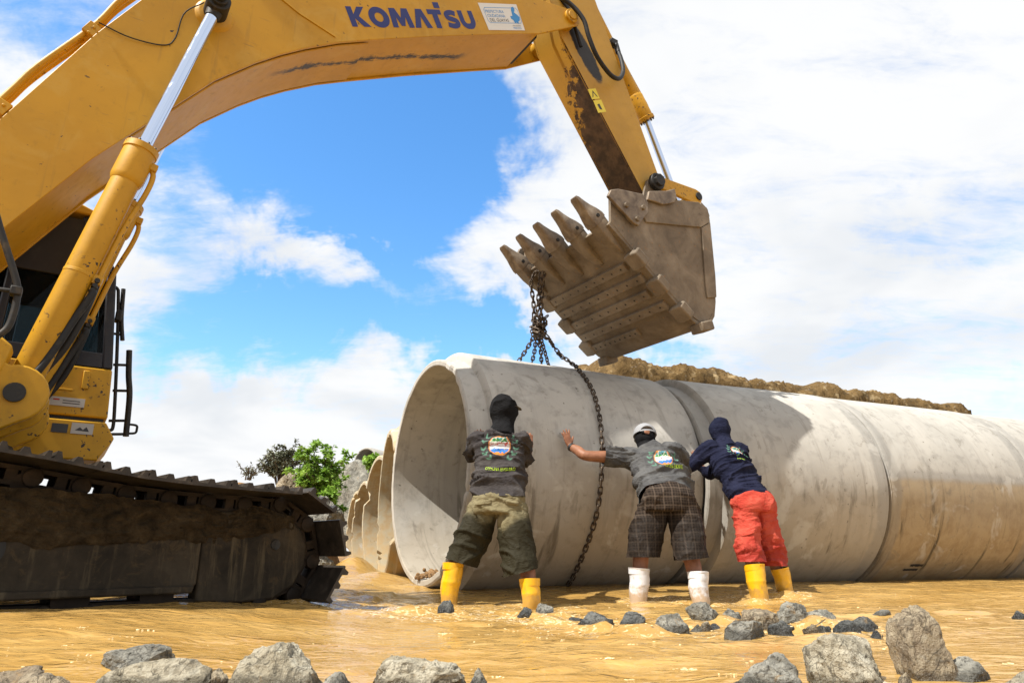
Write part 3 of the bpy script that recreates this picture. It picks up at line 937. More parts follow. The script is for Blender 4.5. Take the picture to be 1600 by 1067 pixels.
# lettering
solid('letter blue', (.008, .014, .13), .4)
solid('sticker white', (.62, .62, .60), .45); solid('sticker blue', (.03, .22, .55), .5); solid('sticker dark', (.03, .03, .035), .5)
LO = V((-3.075, 4.895)); LD = V((1.33, .625)).normalized(); LU = V((-LD.y, LD.x))
def LP(x, y, k=0.0):
    a = LO + LD * x + LU * y
    return BW(a.x, a.y, -.3545 - k)
def strip2(path, w0):
    P = spline(path, 26); out = []
    for i in range(len(P)):
        t = P[min(i + 1, 25)] - P[max(i - 1, 0)]; t = t / np.linalg.norm(t); nn = np.array([-t[1], t[0]])
        out.append((P[i] + nn * w0, P[i] - nn * w0))
    v = [a for a, _ in out] + [b for _, b in out]
    return v, [(i, i + 1, 26 + i + 1, 26 + i) for i in range(25)]
def ring2(cx, cy, rx, ry, ix, iy, n=36):
    v = [(cx + rx * math.cos(2 * PI * k / n), cy + ry * math.sin(2 * PI * k / n)) for k in range(n)] + [(cx + ix * math.cos(2 * PI * k / n), cy + iy * math.sin(2 * PI * k / n)) for k in range(n)]
    return v, [(k, (k + 1) % n, n + (k + 1) % n, n + k) for k in range(n)]
def poly2(p):
    return p, [tuple(range(len(p)))]
GL = {
 'K': (poly2([(0, 0), (0, 1), (.30, 1), (.30, .62), (.60, 1), (.98, 1), (.56, .53), (1.04, 0), (.64, 0), (.30, .42), (.30, 0)]), 1.04),
 'O': (ring2(.56, .5, .56, .53, .235, .235), 1.12),
 'M': (poly2([(0, 0), (.09, 1), (.44, 1), (.63, .50), (.82, 1), (1.17, 1), (1.26, 0), (.95, 0), (.91, .55), (.74, .08), (.52, .08), (.35, .55), (.31, 0)]), 1.26),
 'A': (poly2([(0, 0), (.36, 1), (.72, 1), (1.05, 0), (.72, 0), (.54, .60), (.34, 0)]), 1.05),
 'T': (poly2([(0, .74), (0, 1), (.86, 1), (.86, .74), (.60, .74), (.60, 0), (.27, 0), (.27, .74)]), .90),
 'S': (strip2([(.80, .80), (.52, .872), (.22, .78), (.24, .585), (.52, .50), (.76, .40), (.76, .21), (.48, .128), (.13, .21)], .137), .94),
 'U': (strip2([(.15, 1), (.15, .65), (.16, .36), (.30, .17), (.50, .13), (.70, .17), (.84, .36), (.85, .65), (.85, 1)], .15), 1.0)}
xp = 0.0; HT = .192
kx = 1.445 / (1.04 + 1.12 + 1.26 + 1.05 + .90 + .94 + 1.0 + .06 * 6) / HT
for ch in 'KOMATSU':
    (v, f), wdt = GL[ch]
    mb = MB().add([LP((xp + a * 1.0) * kx * HT, b * HT * 1.05) for a, b in v], f)
    if ch == 'T':
        mb2 = MB().add([LP((xp + a) * kx * HT, b * HT * 1.05) for a, b in ((.55, 1.08), (.55, 1.40), (.92, 1.40), (.92, 1.08))], [(0, 1, 2, 3)])
        mb2.build('letter_dot', M_['letter blue'], boom, 0)
    mb.build('letter', M_['letter blue'], boom, 0)
    xp += wdt + (.06 if ch not in 'A' else .0)
# white sticker with a blue map
SQ = [V((-1.789, 5.83)), V((-1.308, 6.057)), V((-1.195, 5.767)), V((-1.649, 5.552))]
def SP(u, v, k=.0):                        # u right, v down
    a = SQ[0] * (1 - u) * (1 - v) + SQ[1] * u * (1 - v) + SQ[2] * u * v + SQ[3] * (1 - u) * v
    return BW(a.x, a.y, -.3548 - k)
MB().add([SP(0, 0), SP(1, 0), SP(1, 1), SP(0, 1)], [(0, 1, 2, 3)]).build('sticker', M_['sticker white'], boom, 0)
def stxt(body, u, v, wu, hv, mt):
    q, f = bold_text(body, 1.0)
    q = (q - q.min(0)) / (q.max(0) - q.min(0))
    MB().add([SP(u + a * wu, v + (1 - b) * hv, .0012) for a, b in q], f).build('sticker_text', M_[mt], boom, 0)
stxt('PREFECTURA', .10, .25, .48, .115, 'sticker blue'); stxt('CIUDADANA', .12, .41, .46, .115, 'sticker blue'); stxt('DEL GUAYAS', .14, .57, .50, .12, 'sticker dark')
stxt('Guayas', .70, .80, .22, .06, 'sticker dark'); stxt('PREFECTURA', .70, .88, .22, .07, 'sticker blue')
blob = [(.83, .12), (.89, .10), (.90, .22), (.86, .32), (.92, .40), (.97, .50), (.95, .62), (.90, .66), (.88, .76), (.83, .70), (.79, .74), (.77, .62), (.72, .56), (.72, .46), (.78, .46), (.79, .36), (.80, .22)]
MB().add([SP(a, b, .0012) for a, b in blob], [tuple(range(len(blob)))]).build('sticker_emblem', M_['sticker blue'], boom, 0)
fr_ = []
for (u0, v0, cx, cy) in ((.08, .20, 0, 0),):
    o_ = [(.07, .26), (.12, .16), (.94, .14), (.98, .22), (.99, .66), (.95, .74), (.12, .74), (.08, .66)]
    i_ = [(.078, .27), (.124, .178), (.936, .158), (.972, .23), (.982, .65), (.945, .722), (.124, .722), (.088, .65)]
    n = len(o_)
    MB().add([SP(a, b, .001) for a, b in o_ + i_], [(k, (k + 1) % n, n + (k + 1) % n, n + k) for k in range(n)]).build('sticker_border', M_['sticker blue'], boom, 0)

# hydraulic lines clamped along the top of the boom
for j, off in enumerate((-.30, -.22, -.12)):
    pts = [(-5.9, 1.98), (-5.352, 3.20), (-5.213, 3.515), (-4.948, 3.99), (-4.79, 4.36), (-4.45, 4.90), (-4.1, 5.25), (-3.5, 5.66), (-2.5, 6.14)]
    P = spline([BW(a - .015 * j, b + .035, off) for a, b in pts], 40)
    MB().tube(P, .020, 10).build('hydraulic_line', Y_, boom, 60)
for (a, b) in ((-5.34, 3.14), (-4.955, 3.95)):
    ax3 = (BD * .42 + UP * .9, BN, BD * -.9 + UP * .42)
    mb = MB().box(BW(a, b + .02, -.24), (.10, .20, .085), ax3)
    for du in (-.03, .03):
        mb.cyl(BW(a, b, -.338) + ax3[0] * du, BW(a, b, -.355) + ax3[0] * du, .010, 8)
    mb.build('line_clamp', Y_, boom, 35, .004)
# grease lines
MB().tube(spline([BW(-4.92, 4.02, -.36), BW(-4.72, 3.98, -.37), BW(-4.5, 4.02, -.36), BW(-4.43, 4.12, -.36), BW(-4.40, 4.35, -.38), BW(-4.28, 4.50, -.40)], 24), .005, 6).build('grease_line', BK, boom, 60)

# --- boom cylinders
solid('bolt steel', (.05, .045, .04), .5, .4)
def cylinder(off, foot, head, rod_end, sgn):
    F_, H_, E_ = BW(*foot, off), BW(*head, off), BW(*rod_end, off)
    ax = (H_ - F_).normalized()
    mb = MB()
    mb.tube([F_ + ax * .12, F_ + ax * .16, H_ - ax * .26], [.07, .088, .088], 32)
    c = mb.build('cylinder_barrel', Y_, EX, 40, .004)
    mb = MB()
    mb.tube([H_ - ax * .30, H_ - ax * .285, H_ - ax * .26, H_ - ax * .05, H_ - ax * .045, H_], [.090, .098, .104, .104, .112, .112], 32)
    mb.build('cylinder_head', Y_, c, 40)
    mb = MB()
    u = ax.cross(BN).normalized()
    for k in range(10):
        a = 2 * PI * k / 10
        p = H_ + u * (.093 * math.cos(a)) + BN * (.093 * math.sin(a))
        mb.cyl(p, p + ax * .018, .010, 6)
    mb.tube([H_ - ax * .002, H_ + ax * .012], [.07, .058], 24)
    tag(mb.build('head_bolts', M_['bolt steel'], c, 30), kind='stuff')
    mb = MB().tube([H_ - ax * .05, E_ - ax * .09], .046, 28)
    mb.build('piston_rod', M_['chrome'], c, 60)
    mb = MB().cyl(E_ - BN * .085, E_ + BN * .085, .088, 28)
    mb.tube([E_ - ax * .13, E_ - ax * .05], [.052, .062], 20)
    mb.cyl(E_ + BN * (sgn * .085), E_ + BN * (sgn * .115), .062, 24)
    mb.build('rod_eye', BK, c, 40, .004)
    mb = MB().cyl(F_ - BN * .09, F_ + BN * .09, .125, 30)
    mb.tube([F_ + ax * .05, F_ + ax * .14], [.085, .082], 20)
    mb.build('foot_eye', Y_, c, 40, .006)
    mb = MB().cyl(F_ + BN * (sgn * .085), F_ + BN * (sgn * .13), .062, 24)
    mb.build('foot_pin', BK, c, 40, .006)
    # feed pipe along the barrel
    s = ax.cross(BN).normalized()
    if s.dot(BD) < 0: s = -s
    q = [H_ - ax * .12 + s * .10, H_ - ax * .17 + s * .135, H_ - ax * .32 + s * .14, H_ - ax * .62 + s * .115, H_ - ax * 1.05 + s * .112]
    MB().tube(spline(q, 24), .018, 10).build('feed_pipe', Y_, c, 60)
    mb = MB().box(H_ - ax * .11 + s * .115, (.055, .05, .06), (ax, s, BN))
    mb.build('pipe_flange', Y_, c, 35, .005)
    p = H_ - ax * 1.02
    mb = MB().tube([p - ax * .012, p + ax * .012], .0905, 32)
    mb.box(p + s * .11, (.06, .055, .06), (ax, s, BN))
    mb.build('pipe_band', Y_, c, 40, .003)
    mb = MB()
    for k, e in enumerate((.02, -.035)):
        q = [H_ - ax * (1.05 + .05 * k) + s * .112 + BN * e, H_ - ax * 1.14 + s * .118 + BN * e, H_ - ax * 1.32 + s * (.12 - .03 * k) + BN * e, H_ - ax * 1.52 + s * (.10 - .03 * k) + BN * e * 1.5, H_ - ax * 1.74 + s * .03 + BN * e * 2, H_ - ax * 1.88 - s * .06 + BN * (e * 2 + .02)]
        MB().tube(spline(q, 30), .024, 12).build('hose', RB, c, 60)
    mb = MB()
    for k in range(3):
        mb.cyl(H_ - ax * (1.03 + .035 * k) + s * .112 - BN * .05, H_ - ax * (1.03 + .035 * k) + s * .112 + BN * .05, .016, 8)
    mb.build('hose_coupling', BK, c, 35)
    return c
cylinder(-.47, (-4.915, 1.235), (-4.515, 3.06), (-4.19, 4.455), -1)
cylinder(.47, (-4.915, 1.235), (-4.515, 3.06), (-4.19, 4.455), 1)
# boss on the boom that carries the rod pins
for sg in (-1, 1):
    MB().tube([BW(-4.19, 4.455, sg * .33), BW(-4.19, 4.455, sg * .375), BW(-4.19, 4.455, sg * .384)], [.16, .13, .11], 30).build('rod_boss', M_['boom paint'], boom, 40)
MB().cyl(BW(-4.19, 4.455, -.62), BW(-4.19, 4.455, .62), .042, 20).build('rod_pin', BK, boom, 40)

# --- stick
sl = [(-.60, 6.05), (.575, 4.375), (.62, 4.34), (.72, 4.36), (.80, 4.44), (.815, 4.55), (.81, 4.71), (-.073, 6.877), (-.42, 7.35), (-.85, 7.5), (-1.0, 7.25)]
stick = MB().prism(sl, BP, -.205, .205).build('stick', M_['stick paint'], EX, 30, .006)
for sg in (-1, 1):
    MB().prism([(-.62, 6.10), (.565, 4.38), (.62, 4.33), (.72, 4.35), (.81, 4.43), (.828, 4.55), (.822, 4.72), (-.062, 6.885), (-.42, 7.36), (-.86, 7.52), (-1.02, 7.25)], BP, sg * .206, sg * .226).build('side_plate', M_['stick paint'], stick, 30, .004)
    mb = MB().tube([BW(.677, 4.53, sg * .305), BW(.677, 4.53, sg * .355), BW(.677, 4.53, sg * .365)], [.105, .105, .09], 28)
    mb.cyl(BW(.677, 4.53, sg * .36), BW(.677, 4.53, sg * .40), .078, 8)
    mb.build('pin_cap', BK, stick, 40, .005)
MB().cyl(BW(-.555, 6.27, -.325), BW(-.555, 6.27, .325), .10, 24).build('pivot_tube', Y_, stick, 40)
# bucket cylinder on the back of the stick
c0, c1, c2 = BW(-.35, 7.62), BW(.93, 5.66), BW(1.39, 4.58)
ax = (c1 - c0).normalized()
bc = MB().tube([c0 - ax * .1, c1 - ax * .16], .078, 28).build('bucket_cylinder', Y_, EX, 40)
mb = MB().tube([c1 - ax * .36, c1 - ax * .33, c1 - ax * .05, c1 - ax * .045, c1], [.08, .094, .094, .104, .104], 28)
mb.build('cylinder_head', Y_, bc, 40)
mb = MB(); s = ax.cross(BN).normalized()
for k in range(10):
    p = c1 + s * (.086 * math.cos(.63 * k)) + BN * (.086 * math.sin(.63 * k)); mb.cyl(p, p + ax * .02, .011, 6)
tag(mb.build('head_bolts', M_['bolt steel'], bc, 30), kind='stuff')
MB().tube([c1 - ax * .05, c2], .043, 24).build('piston_rod', M_['chrome'], bc, 60)
if s.dot(BD) < 0: s = -s
MB().tube(spline([c1 - ax * .12 + s * .09, c1 - ax * .18 + s * .14, c1 - ax * .40 + s * .125, c1 - ax * .9 + s * .10, c1 - ax * 1.5 + s * .10], 20), .017, 10).build('feed_pipe', Y_, bc, 60)
MB().box(c1 - ax * .11 + s * .10, (.05, .05, .06), (ax, s, BN)).build('pipe_flange', Y_, bc, 35, .004)
# links down to the bucket
for sg in (-1, 1):
    MB().prism([(.70, 4.62), (.66, 4.55), (.70, 4.47), (1.32, 4.44), (1.41, 4.46), (1.45, 4.54), (1.42, 4.62), (1.34, 4.64)], BP, sg * .293, sg * .335).build('bucket_link', Y_, EX, 30, .006)
MB().prism([(1.30, 4.58), (1.38, 4.63), (1.46, 4.58), (1.32, 4.18), (1.24, 4.10), (1.15, 4.17)], BP, -.11, .11).build('bucket_link', Y_, EX, 30, .006)
MB().cyl(BW(1.38, 4.55, -.35), BW(1.38, 4.55, .35), .05, 20).build('link_pin', BK, EX, 40)
# hose loop from the boom tip to the bucket cylinder
hp = [(-1.35, 6.52, -.10), (-.95, 6.56, -.25), (-.62, 6.46, -.36), (-.44, 6.25, -.43), (-.36, 6.03, -.43), (-.24, 5.82, -.42), (-.04, 5.68, -.40), (.14, 5.72, -.36), (.27, 5.92, -.30), (.30, 6.14, -.25), (.30, 6.30, -.20)]
MB().tube(spline([BW(a, b, o) for a, b, o in hp], 60), .026, 14).build('hose', RB, EX, 60)
mb = MB().tube([BW(.30, 6.27, -.205), BW(.30, 6.42, -.17)], .033, 12); mb.box(BW(.27, 6.44, -.15), (.10, .08, .08), (BD, BN, UP))
mb.build('hose_fitting', BK, EX, 40, .004)
hp = [(-1.5, 6.50, -.0), (-1.0, 6.66, -.1), (-.70, 6.66, -.20), (-.52, 6.50, -.26), (-.42, 6.25, -.262), (-.34, 6.02, -.262)]
MB().tube(spline([BW(a, b, o) for a, b, o in hp], 40), .022, 12).build('hose', RB, EX, 60)
# warning stickers on the stick
solid('label yellow', (.72, .60, .05), .5)
sd = V((.455, -.89)); sn = V((.89, .455))
def KP(u, v, k=0.):
    a = V((-.235, 5.50)) + sn * u + sd * v
    return BW(a.x, a.y, -.228 - k)
MB().add([KP(0, 0), KP(.135, .0), (KP(.135, .13)), KP(0, .13)], [(0, 1, 2, 3)]).build('warning_label', M_['label yellow'], stick, 0)
MB().add([KP(.01, .145), KP(.15, .145), KP(.15, .30), KP(.01, .30)], [(0, 1, 2, 3)]).build('warning_label', M_['label yellow'], stick, 0)
MB().add([KP(.02, .11, .001), KP(.068, .02, .001), KP(.115, .11, .001), KP(.094, .098, .001), KP(.068, .048, .001), KP(.042, .098, .001)], [(0, 1, 2, 3, 4, 5)]).build('label_mark', M_['sticker dark'], stick, 0)
MB().add([KP(.05, .20, .001), KP(.09, .19, .001), KP(.10, .27, .001), KP(.06, .26, .001)], [(0, 1, 2, 3)]).build('label_mark', M_['sticker dark'], stick, 0)

# --- bucket
BS = M_['bucket steel']
HW = .77
floor_ = [(-.50, 3.467), (-.24, 3.275), (-.06, 3.135), (.24, 2.905), (.50, 2.715), (.62, 2.650), (.74, 2.625), (.86, 2.665), (.945, 2.78), (.985, 2.95), (1.0, 3.15), (1.0, 3.5), (1.015, 3.95), (1.0, 4.07), (.90, 4.13)]
inn = []
for i, (a, b) in enumerate(floor_):
    p, q = floor_[max(i - 1, 0)], floor_[min(i + 1, len(floor_) - 1)]
    t_ = V((q[0] - p[0], q[1] - p[1])).normalized()
    th_ = .045 if i > 1 else .06
    inn.append((a - t_.y * th_, b + t_.x * th_))
bucket = MB().prism(floor_ + inn[::-1], BP, -HW, HW).build('bucket', BS, EX, 25, .006)
inset = [(a - .0, b + .0) for a, b in floor_]
side = inn[::-1][2:] 
plate = [(-.47, 3.50), (-.24, 3.31), (.25, 2.94), (.52, 2.745), (.70, 2.675), (.84, 2.715), (.915, 2.82), (.955, 2.97), (.97, 3.2), (.975, 3.9), (.94, 4.04), (.82, 4.09), (.30, 3.97), (-.02, 3.90), (-.46, 3.80)]
for sg in (-1, 1):
    MB().prism(plate, BP, sg * (HW - .03), sg * (HW + .004)).build('side_plate', BS, bucket, 25, .004)
    # raised border along the top and back
    MB().prism([(-.10, 3.78), (.02, 3.90), (.30, 3.975), (.82, 4.093), (.95, 4.045), (.985, 3.9), (.83, 3.79), (.40, 3.70), (.0, 3.62)], BP, sg * (HW + .005), sg * (HW + .026)).build('rim_plate', BS, bucket, 25, .004)
    MB().prism([(.84, 3.785), (.988, 3.89), (.99, 3.25), (.975, 3.0), (.83, 2.96), (.82, 3.1)], BP, sg * (HW + .005), sg * (HW + .0245)).build('back_strap', BS, bucket, 25, .004)
    # side cutter with bolts
    MB().prism([(-.54, 3.74), (-.50, 3.82), (-.40, 3.86), (-.06, 3.905), (.0, 3.83), (.0, 3.72), (-.15, 3.52), (-.22, 3.53)], BP, sg * (HW + .027), sg * (HW + .065)).build('side_cutter', M_['tooth steel'], bucket, 25, .008)
    for (a, b) in ((-.31, 3.70), (-.08, 3.74), (-.17, 3.585)):
        MB().cyl(BW(a, b, sg * (HW + .06)), BW(a, b, sg * (HW + .088)), .028, 8).build('cutter_bolt', BS, bucket, 30, .004)
    MB().prism([(.0, 3.86), (.03, 3.97), (.28, 4.05), (.42, 4.12), (.44, 4.02), (.40, 3.95), (.30, 3.90), (.22, 3.87), (.10, 3.87)], BP, sg * (HW + .027), sg * (HW + .062)).build('side_shroud', M_['tooth steel'], bucket, 25, .008)
# ears that hold the pins
for sg in (-1, 1):
    MB().prism([(.42, 3.95), (.54, 4.42), (.59, 4.56), (.66, 4.61), (.74, 4.58), (.86, 4.40), (1.05, 4.28), (1.22, 4.25), (1.28, 4.17), (1.24, 4.08), (1.02, 3.95)], BP, sg * .232, sg * .29).build('bucket_ear', BS, bucket, 25, .006)
MB().cyl(BW(1.24, 4.18, -.42), BW(1.24, 4.18, .42), .055, 20).build('link_pin', BK, bucket, 40)
MB().prism([(.38, 3.90), (.90, 4.085), (1.02, 4.12), (1.06, 4.02), (1.02, 3.9), (.9, 3.95)], BP, -HW + .03, HW - .03).build('top_beam', BS, bucket, 25, .01)
# wear strips with bolt holes, across the floor
fd = V((.84, -.62)).normalized() if False else V((.30 + .24 - .24, 2.905 - 3.135)).normalized()
def floor_at(s):
    """point and outward normal on the floor, s metres from the lip's rear edge"""
    pts = [V(p) for p in floor_[1:8]]
    for p, q in zip(pts, pts[1:]):
        L = (q - p).length
        if s <= L or q is pts[-1]:
            t_ = (q - p).normalized()
            return p + t_ * s, t_, V((t_.y, -t_.x))
        s -= L
hole = MB()
for k, (s0, s1, o0, o1) in enumerate(((.10, .205, -.60, .66), (.29, .395, -.68, .70), (.48, .585, -.60, .66), (.67, .775, -.68, .70), (.86, .955, -.10, .66))):
    p0, t0, n0 = floor_at((s0 + s1) / 2)
    w_ = (s1 - s0) / 2
    mb = MB()
    cs = [p0 - t0 * w_, p0 - t0 * (w_ - .006) + n0 * .042, p0 + t0 * (w_ - .006) + n0 * .042, p0 + t0 * w_]
    mb.prism([(c.x, c.y) for c in cs], BP, o0, o1)
    ws = mb.build('wear_strip', BS, bucket, 25, .003)
    nh = 9
    for j in range(nh):
        o = o0 + (o1 - o0) * (j + .5) / nh
        c = p0 + n0 * .0435
        q = BW(c.x, c.y, o); tu = (BD * t0.x + UP * t0.y); nu = (BD * n0.x + UP * n0.y)
        hole.add([q + tu * (.012 * math.cos(a)) + BN * (.012 * math.sin(a)) for a in [2 * PI * i / 8 for i in range(8)]], [tuple(range(8))])
tag(hole.build('bolt_holes', M_['black steel'], bucket, 0), kind='stuff')
# blocks wrapped round both lower edges
for s0 in (.06, .42, .80, 1.12):
    for sg in (-1, 1):
        p0, t0, n0 = floor_at(s0 + .08)
        tu = (BD * t0.x + UP * t0.y); nu = (BD * n0.x + UP * n0.y)
        c = BW(p0.x, p0.y, sg * (HW - .03))
        mb = MB().prism([(-.085, .05), (-.105, -.02), (-.09, -.13), (.09, -.13), (.105, -.02), (.085, .05)], lambda a, b, k: c + tu * a + BN * (-sg * -1 * 0 + 0) + nu * k + BN * (sg * (-b - .03)) , -.05, .055)
        mb.build('heel_block', BS, bucket, 25, .016)
# lip adapters and teeth
tipd = V((-.84 + .24, 3.72 - 3.275)).normalized()
for k in range(5):
    o = -.66 + 1.32 * k / 4
    A = V((-.51, 3.475)); fn = V((-.4557, -.890))   # lip edge and its outward normal
    ld = (V(floor_[0]) - V(floor_[1])).normalized(); ln = V((-ld.y, ld.x))
    if ln.y > 0: ln = -ln
    def TP(a, b): return A + ld * a + ln * b
    def R4(a, w, b0, b1):
        p, q = TP(a, b0), TP(a, b1)
        e = min(.012, w * .3)
        return [BW(p.x, p.y, o - w + e), BW(p.x, p.y, o + w - e), BW((p * .85 + q * .15).x, (p * .85 + q * .15).y, o + w), BW((p * .15 + q * .85).x, (p * .15 + q * .85).y, o + w), BW(q.x, q.y, o + w - e), BW(q.x, q.y, o - w + e), BW((p * .15 + q * .85).x, (p * .15 + q * .85).y, o - w), BW((p * .85 + q * .15).x, (p * .85 + q * .15).y, o - w)]
    mb = MB().rings([R4(-.36, .03, -.005, .012), R4(-.30, .045, -.01, .04), R4(-.18, .06, -.02, .075), R4(-.06, .072, -.075, .085), R4(.05, .075, -.085, .08), R4(.07, .07, -.08, .075)])
    mb.build('tooth_adapter', BS, bucket, 35, .005)
    mb = MB().rings([R4(.06, .080, -.092, .088), R4(.10, .082, -.092, .088), R4(.17, .075, -.075, .075), R4(.24, .062, -.050, .060), R4(.32, .056, -.026, .047), R4(.38, .052, -.010, .036), R4(.405, .040, .0, .026)])
    mb.build('tooth', M_['tooth steel'], bucket, 50)
    for sg in (-1, 1):
        p = TP(.12, 0)
        MB().cyl(BW(p.x, p.y, o + sg * .078), BW(p.x, p.y, o + sg * .09), .020, 12).build('tooth_pin', M_['black steel'], bucket, 40)

# --- upper structure: deck, cab, rails
deckp = [(-8.2, 1.02), (-4.42, 1.02), (-4.33, 1.19), (-4.40, 1.305), (-8.2, 1.305)]
deck = MB().prism(deckp, BP, .57, 1.62).build('deck', Y_, EX, 25, .01)
MB().prism([(-8.2, .98), (-5.25, .98), (-5.25, 1.28), (-8.2, 1.28)], BP, -1.35, .56).build('deck', Y_, EX, 25, .01)
MB().prism([(-8.6, 1.29), (-6.5, 1.29), (-6.5, 2.35), (-8.5, 2.35)], BP, -1.35, 1.5).build('engine_housing', Y_, EX, 25, .04)
MB().prism([(-6.5, 1.29), (-5.45, 1.29), (-5.5, 1.95), (-6.5, 2.2)], BP, -1.35, -.55).build('tool_box', Y_, EX, 25, .04)
MB().lathe([(0, .62), (.0, .70), (.34, .70), (.34, .62)], Matrix.Translation(BW(-5.6, .66, 0)) @ Matrix.Rotation(-PI / 2, 4, 'Y'), 40).build('swing_ring', M_['track steel'], EX, 40)
for o in (-.62, -.30, .30, .62):
    MB().prism([(-5.95, .99), (-5.0, .99)] + [(-4.915 + .165 * math.cos(q_), 1.235 + .165 * math.sin(q_)) for q_ in np.linspace(-1.2, 1.9, 12)] + [(-5.5, 1.75), (-5.85, 1.75)], BP, o - .03, o + .03).build('boom_bracket', Y_, EX, 25, .01)
mb = MB().prism([(-5.2, 1.30), (-5.0, 1.33), (-4.97, 1.50), (-5.06, 1.57), (-5.2, 1.52)], BP, -.66, -.50); mb.build('bracket_block', Y_, EX, 25, .012)
MB().tube([BW(-4.915, 1.235, -.67), BW(-4.915, 1.235, .67)], .055, 20).build('foot_pin', BK, EX, 40)
# cab
c0_, c1_ = .60, 1.60
DP, CT, GLS = M_['dark paint'], M_['cab trim'], M_['glass']
cab = MB().prism([(-6.0, 1.34), (-4.395, 1.34), (-4.42, 1.72), (-6.0, 1.72)], BP, c0_, c1_).build('cab', Y_, EX, 25, .015)
def pillar(a, b, o, w=.07, d_=.07, mt=DP, nm='cab_pillar'):
    A_, B_ = BW(a[0], a[1], o), BW(b[0], b[1], o)
    t_ = (B_ - A_).normalized(); s_ = t_.cross(BN).normalized()
    MB().box((A_ + B_) / 2, ((B_ - A_).length, w, d_), (t_, s_, BN)).build(nm, mt, cab, 25, .012)
for o in (c0_ + .035, c1_ - .035):
    pillar((-4.455, 1.721), (-4.545, 2.50), o); pillar((-4.545, 2.50), (-4.78, 2.93), o)
    pillar((-5.96, 1.721), (-5.96, 2.93), o, .09)
    pillar((-5.18, 1.85), (-5.18, 2.42), o, .055, .05)
    MB().prism([(-5.915, 1.724), (-4.49, 1.724), (-4.50, 1.84), (-5.915, 1.84)], BP, o - .03, o + .03).build('sill_panel', DP, cab, 25, .006)
    MB().prism([(-5.915, 2.41), (-4.575, 2.41), (-4.585, 2.50), (-4.80, 2.90), (-5.915, 2.90)], BP, o - .026, o + .026).build('upper_panel', CT, cab, 25, .006)
    MB().prism([(-5.15, 1.842), (-4.51, 1.842), (-4.565, 2.408), (-5.15, 2.408)], BP, o - .004, o + .004).build('window_pane', GLS, cab, 0)
    MB().prism([(-5.91, 1.842), (-5.21, 1.842), (-5.21, 2.408), (-5.91, 2.408)], BP, o - .004, o + .004).build('window_pane', GLS, cab, 0)
MB().prism([(-6.05, 2.93), (-4.90, 2.945), (-4.72, 2.945), (-4.70, 2.975), (-4.82, 3.02), (-6.05, 3.03)], BP, c0_ - .01, c1_ + .01).build('cab_roof', Y_, cab, 25, .012)
mb = MB().tube([BW(-4.88, 3.02, .64), BW(-4.88, 3.055, .64), BW(-4.84, 3.055, .64), BW(-4.84, 3.02, .64)], .008, 8); mb.build('lifting_eye', BK, cab, 60)
MB().prism([(-4.455, 1.73), (-4.445, 1.73), (-4.53, 2.47), (-4.54, 2.47)], BP, c0_ + .08, c1_ - .08).build('windscreen', GLS, cab, 0)
MB().prism([(-4.55, 2.53), (-4.54, 2.53), (-4.76, 2.92), (-4.77, 2.92)], BP, c0_ + .08, c1_ - .08).build('windscreen', GLS, cab, 0)
MB().prism([(-5.95, 1.76), (-5.93, 1.76), (-5.93, 2.9), (-5.95, 2.9)], BP, c0_ + .09, c1_ - .09).build('window_pane', GLS, cab, 0)
solid('seat black', (.02, .02, .022), .8)
mb = MB().prism([(-5.75, 1.73), (-5.2, 1.73), (-5.2, 1.88), (-5.52, 1.88), (-5.62, 2.35), (-5.75, 2.35)], BP, .92, 1.30); mb.build('seat', M_['seat black'], cab, 25, .03)
# pressed ribs, label plates
MB().prism([(-4.60, 1.545), (-4.555, 1.545), (-4.56, 1.685), (-4.605, 1.685)], BP, c0_ - .022, c0_ - .001).build('pressed_rib', Y_, cab, 25, .006)
MB().prism([(-5.3, 1.52), (-4.65, 1.52), (-4.65, 1.535), (-5.3, 1.535)], BP, c0_ - .012, c0_ - .001).build('pressed_rib', Y_, cab, 25, .004)
solid('plate grey', (.42, .40, .37), .5)
MB().prism([(-4.78, 1.405), (-4.56, 1.405), (-4.56, 1.47), (-4.78, 1.47)], BP, c0_ - .006, c0_ - .001).build('label_plate', M_['plate grey'], cab, 25)
MB().prism([(-4.76, 1.445), (-4.72, 1.445), (-4.72, 1.455), (-4.76, 1.455)], BP, c0_ - .0075, c0_ - .0062).build('label_stripe', M_['red cotton'], cab, 0)
for r_ in range(2):
    MB().prism([(-4.70, 1.425 + .018 * r_), (-4.59, 1.425 + .018 * r_), (-4.59, 1.431 + .018 * r_), (-4.70, 1.431 + .018 * r_)], BP, c0_ - .0075, c0_ - .0062).build('label_line', M_['sticker dark'], cab, 0)
MB().prism([(-4.615, 1.205), (-4.475, 1.205), (-4.475, 1.285), (-4.615, 1.285)], BP, .563, .5695).build('label_plate', M_['plate grey'], deck, 25)
MB().prism([(-4.735, 1.205), (-4.635, 1.205), (-4.635, 1.27), (-4.735, 1.27)], BP, .563, .5695).build('label_plate', M_['sticker dark'], deck, 25)
MB().prism([(-4.59, 1.23), (-4.56, 1.255), (-4.54, 1.235), (-4.52, 1.26), (-4.50, 1.225)], BP, .5615, .5628).build('label_mark', M_['sticker dark'], deck, 0)
MB().prism([(-8.1, 1.306), (-4.42, 1.306), (-4.42, 1.338), (-8.1, 1.338)], BP, .63, 1.57).build('cab_mount', BK, EX, 25)
